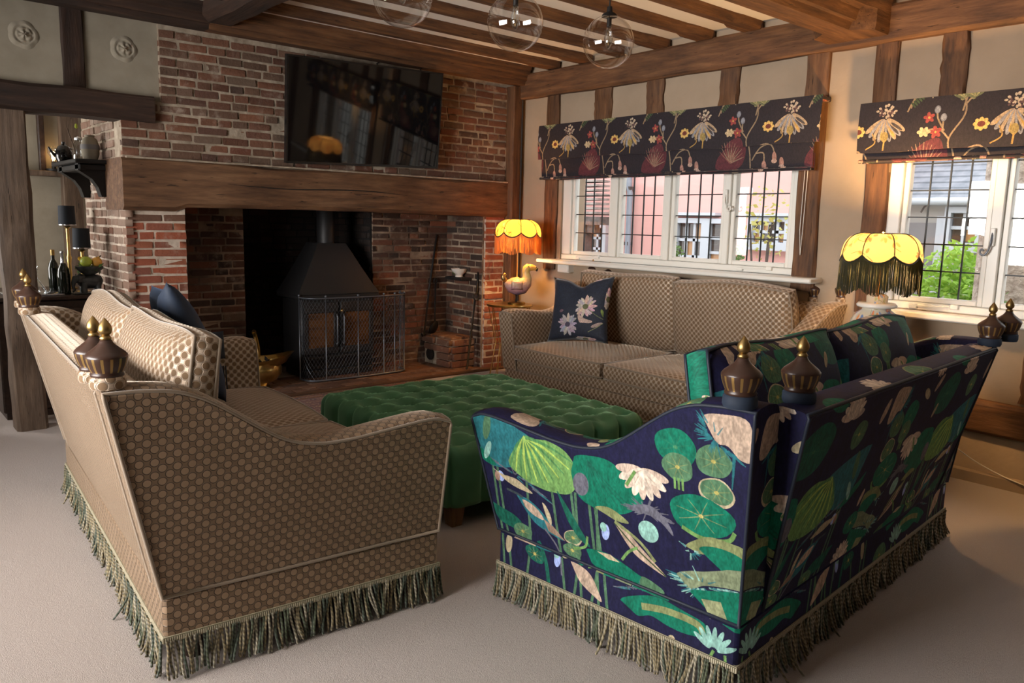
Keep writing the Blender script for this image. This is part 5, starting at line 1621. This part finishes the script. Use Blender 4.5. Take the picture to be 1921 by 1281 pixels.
# wire side table and the dodo lamp in the corner
tb = empty('wire_side_table', (4.86, 5.66, 0), label='round gilt wire side table in the corner behind the window sofa arm', cat='table')
obj('table_top', lathe([(0, .715), (.215, .715), (.22, .727), (.215, .735), (0, .735)], 30), 'brass', tb, smooth=40)
for k in range(10):
    a = 2 * PI * k / 10
    obj('leg', tube([(.20 * math.cos(a), .20 * math.sin(a), .716), (.13 * math.cos(a + .15), .13 * math.sin(a + .15), .36), (.19 * math.cos(a + .3), .19 * math.sin(a + .3), .004)], .004, 5), 'gold_wire', tb, smooth=True)
for z, r_ in ((.36, .132), (.006, .19)): obj('ring', tube([(r_ * math.cos(a), r_ * math.sin(a), z) for a in np.linspace(0, 2 * PI, 28, endpoint=False)], .004, 5, True), 'gold_wire', tb, smooth=True)

l1 = empty('dodo_lamp', (4.92, 5.63, .735), label='dodo-shaped table lamp with a glowing amber fringed shade in the corner', cat='lamp')
obj('base', lathe([(0, 0), (.085, 0), (.088, .012), (.075, .022), (0, .026)], 24), 'brass', l1, smooth=50)
g = G('dodo_paint'); v = g.coord(); sp = g.n('ShaderNodeSeparateXYZ', Vector=v)
f1 = g.math('ADD', sp.outputs[2], g.math('MULTIPLY', g.noise(v, 14, 3), .10))
g.p(Base_Color=g.ramp(f1, [(.12, (.06, .06, .13)), (.19, (.45, .22, .24)), (.25, (.62, .40, .26)), (.33, (.66, .50, .18)), (.43, (.55, .34, .07))]), Roughness=.35)
vv = g.n('ShaderNodeTexVoronoi', Vector=v, Scale=55).outputs['Distance']; g.bump(vv, .5, .004)
# body runs along the local diagonal so that the bird is seen in profile
ax = Vector((.76, -.65, 0))
spine = [(-.115, .20, .012), (-.10, .195, .035), (-.06, .180, .072), (0, .170, .090), (.05, .180, .085), (.085, .210, .064), (.097, .25, .045), (.090, .285, .036), (.082, .31, .034), (.090, .335, .041), (.107, .350, .040), (.125, .352, .030)]
def along(pts, wide=.86):
    rr = []
    n = 18
    P = [ax * s + Vector((0, 0, z)) for s, z, r_ in pts]
    side = Vector((-ax.y, ax.x, 0))
    for i, (s, z, r_) in enumerate(pts):
        t = (P[min(i + 1, len(P) - 1)] - P[max(i - 1, 0)]).normalized()
        up = side.cross(t) * -1
        rr.append([P[i] + side * (r_ * wide * math.cos(a)) + up * (r_ * math.sin(a)) for a in np.linspace(0, 2 * PI, n, endpoint=False)])
    return loft(rr)
bird = obj('bird', along(spine), 'dodo_paint', l1, smooth=True, fix=True)
obj('beak', along([(.11, .352, .034), (.135, .350, .031), (.162, .346, .025), (.182, .336, .019), (.188, .320, .006)]), 'mango', bird, smooth=True, fix=True)
obj('beak_tip', along([(.170, .343, .0225), (.184, .334, .018), (.189, .316, .005)]), 'iron', bird, smooth=True, fix=True)
obj('tail_tuft', along([(-.10, .21, .018), (-.125, .24, .026), (-.13, .265, .024), (-.115, .28, .015), (-.10, .275, .006)]), 'gold', bird, smooth=True, fix=True)
for s in (-1, 1):
    sd = Vector((-ax.y, ax.x, 0)) * s
    q = ax * .0 + sd * .074 + Vector((0, 0, .185))
    obj('wing', xf(pillow(.055, .016, 8, .05), q, (R(90), 0, math.atan2(ax.y, ax.x)), (1, .8, 1)), 'dodo_paint', bird, smooth=True, fix=True)
    obj('leg', tube([tuple(ax * -.01 + sd * .03 + Vector((0, 0, .12))), tuple(ax * .0 + sd * .03 + Vector((0, 0, .06))), tuple(ax * -.005 + sd * .032 + Vector((0, 0, .022)))], .009, 7), 'iron', bird, smooth=True)
    obj('eye', xf(lathe([(0, -.005), (.005, 0), (0, .005)], 8), ax * .105 + sd * .034 + Vector((0, 0, .362))), 'black_gloss', bird)
obj('stem', tube([(0, 0, .22), (0, 0, .74)], .007, 8), 'gold', l1, smooth=True)
shade(l1, .215, .125, .165, .672, 'shade_amber', 'amber_strands', 'dark_wood', seed=2, phase=.2)
bulb('dodo_lamp_bulb', (4.92, 5.63, .735 + .69), 60, (1.0, .50, .16))
obj('bulb_glass', lathe([(0, .64), (.014, .64), (.016, .66), (.028, .69), (.026, .715), (0, .73)], 14), 'clear_glass', l1, smooth=True)

# lamp with the floral jar base between the two right-hand sofas
t2 = empty('lamp_table', (4.86, 2.20, 0), label='small dark side table carrying the jar lamp behind the lily-print sofa', cat='table')
obj('table_top', cbox(-.26, .26, -.26, .26, .60, .64, .008), 'dark_wood', t2, fix=True)
for a in (-1, 1):
    for b in (-1, 1): obj('leg', tube([(a * .22, b * .22, 0), (a * .21, b * .21, .6)], .02, 8), 'dark_wood', t2, smooth=True)
l2 = empty('jar_lamp', (4.84, 2.17, .64), label='floral ginger-jar lamp with a cream petal shade and dark olive fringe', cat='lamp')
JAR = [(0, 0), (.085, 0), (.09, .012), (.082, .03), (.10, .08), (.135, .17), (.150, .25), (.142, .32), (.115, .365), (.085, .385), (.078, .40), (.10, .408), (.105, .42), (.095, .428), (.06, .432), (.062, .47), (.045, .485), (.02, .49), (0, .49)]
obj('jar', lathe_uv_mesh('jar', JAR, 32), 'jar_glaze', l2)
obj('jar_rim', lathe([(.088, .398), (.112, .404), (.117, .416), (.105, .430), (.08, .43)], 32, False), 'china', l2, smooth=True)
obj('stem', tube([(0, 0, .48), (0, 0, .86)], .008, 8), 'gold', l2, smooth=True)
obj('bulb_baffle', lathe([(.008, .70), (.02, .70), (.03, .715), (.055, .728), (.052, .732), (.02, .728), (.008, .728)], 20), 'brass', l2, smooth=50)  # unseen cup added below the bulb to keep its light off the jar
shade(l2, .225, .135, .195, .715, 'shade_cream', 'olive_strands', 'olive_strands', seed=4, phase=-.05, op=.5)
bulb('jar_lamp_bulb', (4.84, 2.17, .64 + .795), 220, (1.0, .56, .215))
obj('bulb_glass', lathe([(0, .73), (.014, .73), (.016, .745), (.028, .785), (.026, .815), (0, .825)], 14), 'clear_glass', l2, smooth=True)
obj('power_cord', tube(bez([(4.95, 1.98, .30), (5.10, 1.80, .24), (5.19, 1.62, .12), (5.175, 1.40, .06), (5.15, 1.1, .03), (5.14, .7, .01)], 6), .004, 6), 'cord_white', label='white power cord trailing along the plaster plinth', cat='cord', smooth=True)

# ------------------------------------------------------------------ glass pendants
pend = [((1.90, 2.95, 2.43), .125, 'leftmost clear glass globe pendant, cut by the top of the picture'), ((2.39, 2.79, 2.385), .125, 'middle clear glass globe pendant of the three'), ((2.97, 2.76, 2.39), .125, 'rightmost clear glass globe pendant near the window wall')]
for (x, y, z), r_, lb in pend:
    p = empty('globe_pendant', (x, y, z), label=lb, cat='pendant', group='glass globe pendants')
    prof = [(r_ * math.sin(a), -r_ * math.cos(a)) for a in np.linspace(.0, PI - .28, 22)]
    obj('globe', lathe(prof, 36, False), 'globe_glass', p, smooth=True)
    obj('cap', lathe([(0, .165), (.012, .165), (.016, .14), (.034, .13), (.04, .118), (.012, .112), (.012, .07), (0, .07)], 20), 'iron', p, smooth=40)
    obj('filament_bulb', lathe([(0, .072), (.011, .07), (.013, .05), (.022, .02), (.018, -.01), (.006, -.03), (0, -.032)], 16), 'clear_glass', p, smooth=True)
    obj('filament', tube([(-.006, 0, .05), (-.006, 0, 0), (0, 0, -.015), (.006, 0, 0), (.006, 0, .05)], .0012, 4), 'gold_wire', p)
    obj('flex', tube([(0, 0, .16), (0, 0, 3.06 - z)], .004, 6), 'cord_black', p)

# ------------------------------------------------------------------ drinks cabinet and the things on it
cab = empty('drinks_cabinet', (1.26, 6.95, 0), label='dark wooden drinks cabinet in the room beyond the opening', cat='cabinet')
obj('carcass', cbox(-.42, .32, -.42, .42, .05, .86, .01), 'dark_wood', cab, fix=True)
obj('top', cbox(-.45, .33, -.45, .45, .86, .89, .008), 'dark_wood', cab, fix=True)
for s in (-.2, .12): 
    d = obj('door', cbox(s - .15, s + .15, -.435, -.418, .12, .80, .006), 'dark_wood', cab, fix=True)
    obj('knob', lathe([(0, 0), (.01, 0), (.015, .015), (0, .025)], 10), 'gold', d, loc=(s + .1, -.435, .5), rot=(R(90), 0, 0))
obj('plinth', box(-.40, .30, -.40, .40, 0, .05), 'dark_wood', cab)
TOPZ = .89
def stand(name, label, cat, x, y, parts, z=TOPZ, group=None):
    root = empty(name, (x, y, z), label=label, cat=cat, group=group)
    for p in parts:
        nm, vf, m = p[:3]
        obj(nm, vf, m, root, smooth=50)
    return root
for lb, x, y, h in (('tall candle lamp with a black drum shade at the back of the drinks cabinet', 1.43, 7.10, .50), ('shorter candle lamp with a black drum shade above the fruit', 1.45, 6.75, .33)):
    stand('candle_lamp', lb, 'lamp', x, y, [('candlestick', lathe([(0, 0), (.05, 0), (.052, .01), (.018, .02), (.014, h * .4), (.02, h * .5), (.012, h * .55), (.012, h - .02), (.025, h - .01), (.02, h), (0, h)], 18), 'brass'), ('lamp_shade', lathe([(.062, h + .01), (.058, h + .16), (.055, h + .16), (.058, h + .01)], 24, False), 'black_shade'), ('shade_rim', lathe([(.064, h + .005), (.064, h + .014), (.06, h + .014), (.06, h + .005)], 24, False), 'silver_foil')], group='black-shaded candle lamps')
stand('champagne_bottle', 'dark champagne bottle with a silver foil neck on the drinks cabinet', 'bottle', 1.29, 6.62, [('glass', lathe([(0, 0), (.042, 0), (.044, .01), (.044, .15), (.038, .19), (.018, .235), (.015, .24), (0, .24)], 20), 'bottle_dark'), ('foil', lathe([(.019, .232), (.0155, .25), (.0155, .30), (.018, .305), (.016, .32), (0, .325)], 16), 'silver_foil')])
stand('wine_bottle', 'second dark bottle standing behind the champagne bottle', 'bottle', 1.27, 6.86, [('glass', lathe([(0, 0), (.038, 0), (.039, .18), (.03, .22), (.013, .25), (.013, .32), (0, .32)], 20), 'bottle_dark'), ('capsule', lathe([(.0145, .28), (.0145, .322), (0, .325)], 14), 'gold')])
for lb, x, y, s in (('glass ship decanter at the left end of the drinks cabinet', 1.10, 6.62, 1.0), ('squat glass decanter beside the wooden post', 1.00, 6.78, .85)):
    stand('decanter', lb, 'decanter', x, y, [('body', lathe([(0, 0), (.075 * s, 0), (.08 * s, .012), (.06 * s, .06), (.022 * s, .11), (.018 * s, .17), (.028 * s, .18)], 24, False), 'clear_glass'), ('stopper', lathe([(0, .165), (.015, .165), (.018, .18), (.026, .20), (.018, .222), (0, .228)], 16), 'clear_glass')], z=TOPZ + .0125, group='glass decanters')
stand('serving_tray', 'low silver-edged tray under the decanters on the drinks cabinet', 'tray', 1.08, 6.72, [('tray', cbox(-.17, .20, -.16, .16, 0, .012, .004), 'silver_foil')], z=TOPZ - .0)
# elephant centrepiece
def loft_path(pts, n=12, wide=1.0):
    P = [Vector(p[:3]) for p in pts]
    rr = []
    for i, p in enumerate(P):
        t = (P[min(i + 1, len(P) - 1)] - P[max(i - 1, 0)]).normalized()
        a = t.cross(Vector((0, 1, 0)))
        a = a.normalized() if a.length > .1 else Vector((1, 0, 0))
        b = t.cross(a)
        rr.append([p + a * (pts[i][3] * math.cos(q)) + b * (pts[i][3] * wide * math.sin(q)) for q in np.linspace(0, 2 * PI, n, endpoint=False)])
    return loft(rr)
el = empty('elephant_stand', (1.46, 6.60, TOPZ), label='dark elephant figure carrying a leafy bowl on the drinks cabinet', cat='figurine')
obj('body', loft_path([(.085, 0, .085, .02), (.07, 0, .09, .045), (.03, 0, .095, .055), (-.02, 0, .095, .055), (-.055, 0, .10, .045), (-.075, 0, .115, .042), (-.098, 0, .11, .03), (-.112, 0, .085, .016), (-.115, 0, .055, .012), (-.105, 0, .03, .009), (-.12, 0, .018, .007)], 14), 'elephant', el, smooth=True, fix=True)
for x in (-.045, .05):
    for y in (-.028, .028): obj('leg', loft_path([(x, y, .09, .026), (x, y, .04, .020), (x, y, .012, .022), (x, y, .0, .022)], 10), 'elephant', el, smooth=True, fix=True)
for s in (-1, 1): obj('ear', xf(pillow(.032, .006, 6, .05), (-.062, s * .042, .115), (R(80) * s, 0, .4)), 'elephant', el, smooth=True)
obj('plinth', cbox(-.12, .11, -.06, .06, -.0, .012, .004), 'elephant', el, fix=True)
obj('bowl', lathe([(0, .14), (.03, .142), (.06, .16), (.09, .19), (.10, .21), (.095, .212), (.055, .175), (0, .165)], 24), 'elephant', el, smooth=50)
obj('leaf_rim', foliage(90, (0, 0, .19), (.10, .10, .03), .04, 12), 'leaf_dark', el, kind='stuff')
for nm, lb, x, y, z, r_, m in (('lime', 'green lime in the elephant bowl', 1.43, 6.55, .255, .042, 'lime'), ('mango', 'orange-yellow mango in the elephant bowl', 1.505, 6.56, .252, .038, 'mango')):
    fr = empty(nm, (x, y, TOPZ + z - .01), label=lb, cat='fruit')
    obj('skin', lathe([(r_ * math.sin(a) * 1.0, -r_ * .96 * math.cos(a)) for a in np.linspace(0, PI, 14)], 18), m, fr, smooth=True)
    obj('stem', tube([(0, 0, r_ * .93), (.002, 0, r_ * 1.05)], .004, 5), 'log_bark', fr)
ba = empty('banana', (1.47, 6.63, TOPZ + .245), label='yellow banana lying behind the lime in the elephant bowl', cat='fruit')
obj('skin', tube(bez([(-.075, 0, .03), (-.04, 0, .005), (0, 0, -.005), (.04, 0, .005), (.07, 0, .03)], 4), [.006, .013, .016, .018, .018, .018, .018, .018, .018, .018, .018, .018, .017, .016, .014, .010, .006], 8), 'banana', ba, smooth=True)
obj('tip', tube([(.07, 0, .03), (.082, 0, .042)], .005, 6), 'log_bark', ba)

# bracket shelf on the chimney side
shf = empty('bracket_shelf', (1.62, 6.92, 1.86), label='black painted bracket shelf on the side of the chimney', cat='shelf')
obj('board', cbox(-.23, 0, -.40, .42, 0, .03, .006), 'dark_wood' if False else 'iron', shf, fix=True)
obj('moulding', cbox(-.20, 0, -.36, .38, -.05, 0, .01), 'iron', shf, fix=True)
for y in (-.34, .20):
    prof = [(0, 0), (-.20, 0), (-.20, -.05), (-.17, -.07), (-.11, -.11), (-.07, -.17), (-.05, -.24), (0, -.24)]
    obj('bracket', loft([[(a, y + d, b) for a, b in prof] for d in (0, .10)]), 'iron', shf, fix=True)
SZ = 1.89
def on_shelf(name, label, cat, y, parts, x=1.50): return stand(name, label, cat, x, y, parts, z=SZ)
on_shelf('coffee_pot', 'glossy black pot with silver trim on the bracket shelf', 'pot', 7.12, [('body', lathe([(0, 0), (.05, 0), (.062, .03), (.06, .08), (.04, .12), (.03, .125), (.012, .14), (.014, .155), (0, .16)], 20), 'black_gloss'), ('spout', tube([(-.055, 0, .04), (-.09, 0, .08), (-.105, 0, .11)], [.014, .010, .007], 8), 'black_gloss'), ('handle', tube(bez([(.04, 0, .11), (.085, 0, .10), (.09, 0, .05), (.055, 0, .03)], 5), .006, 6), 'silver_foil')], x=1.44)
on_shelf('glass_jar', 'clear glass jar beside the black pot on the bracket shelf', 'jar', 6.90, [('glass', lathe([(0, 0), (.04, 0), (.042, .01), (.042, .13), (.03, .15), (.032, .165)], 20, False), 'clear_glass'), ('stopper', lathe([(0, .16), (.028, .16), (.03, .175), (0, .19)], 16), 'silver_foil')])
on_shelf('stoneware_vase', 'pale stoneware vase at the near end of the bracket shelf', 'vase', 6.68, [('vase', lathe([(0, 0), (.045, 0), (.06, .04), (.065, .10), (.05, .155), (.032, .17), (.036, .185), (.028, .185), (.025, .17), (0, .16)], 22), 'panel_plaster'), ('glaze_band', lathe([(.0655, .08), (.066, .10), (.063, .115)], 22, False), 'grey_door')], x=1.53)
on_shelf('dried_sprig', 'dark dried sprig with a yellow bud leaning on the shelf', 'sprig', 6.80, [('twig', tube(bez([(0, 0, .0), (-.03, .0, .12), (-.06, .02, .24)], 4), .004, 5), 'log_bark'), ('bud', lathe([(0, .235), (.012, .245), (.008, .27), (0, .275)], 8), 'lime')], x=1.47)
bl = stand('bulb_lamp', 'small bare filament bulb lamp glowing on the far wall ledge', 'lamp', 1.67, 8.70, [('holder', lathe([(0, 0), (.07, 0), (.07, .02), (.02, .022), (.02, .09), (0, .09)], 16), 'iron'), ('bulb_glass', lathe([(0, .088), (.018, .09), (.022, .11), (.05, .17), (.045, .21), (0, .235)], 18), 'clear_glass')], z=1.886)
g = G('filament_glow'); g.p(Base_Color=(1, .6, .25), Emission_Color=(1, .55, .18), Emission_Strength=45)
obj('filament', tube([(-.012, 0, .11), (-.014, 0, .17), (0, 0, .185), (.014, 0, .17), (.012, 0, .11)], .003, 5), 'filament_glow', bl)
bulb('bulb_lamp_light', (1.67, 8.66, 2.05), 1, (1, .6, .28), .03)
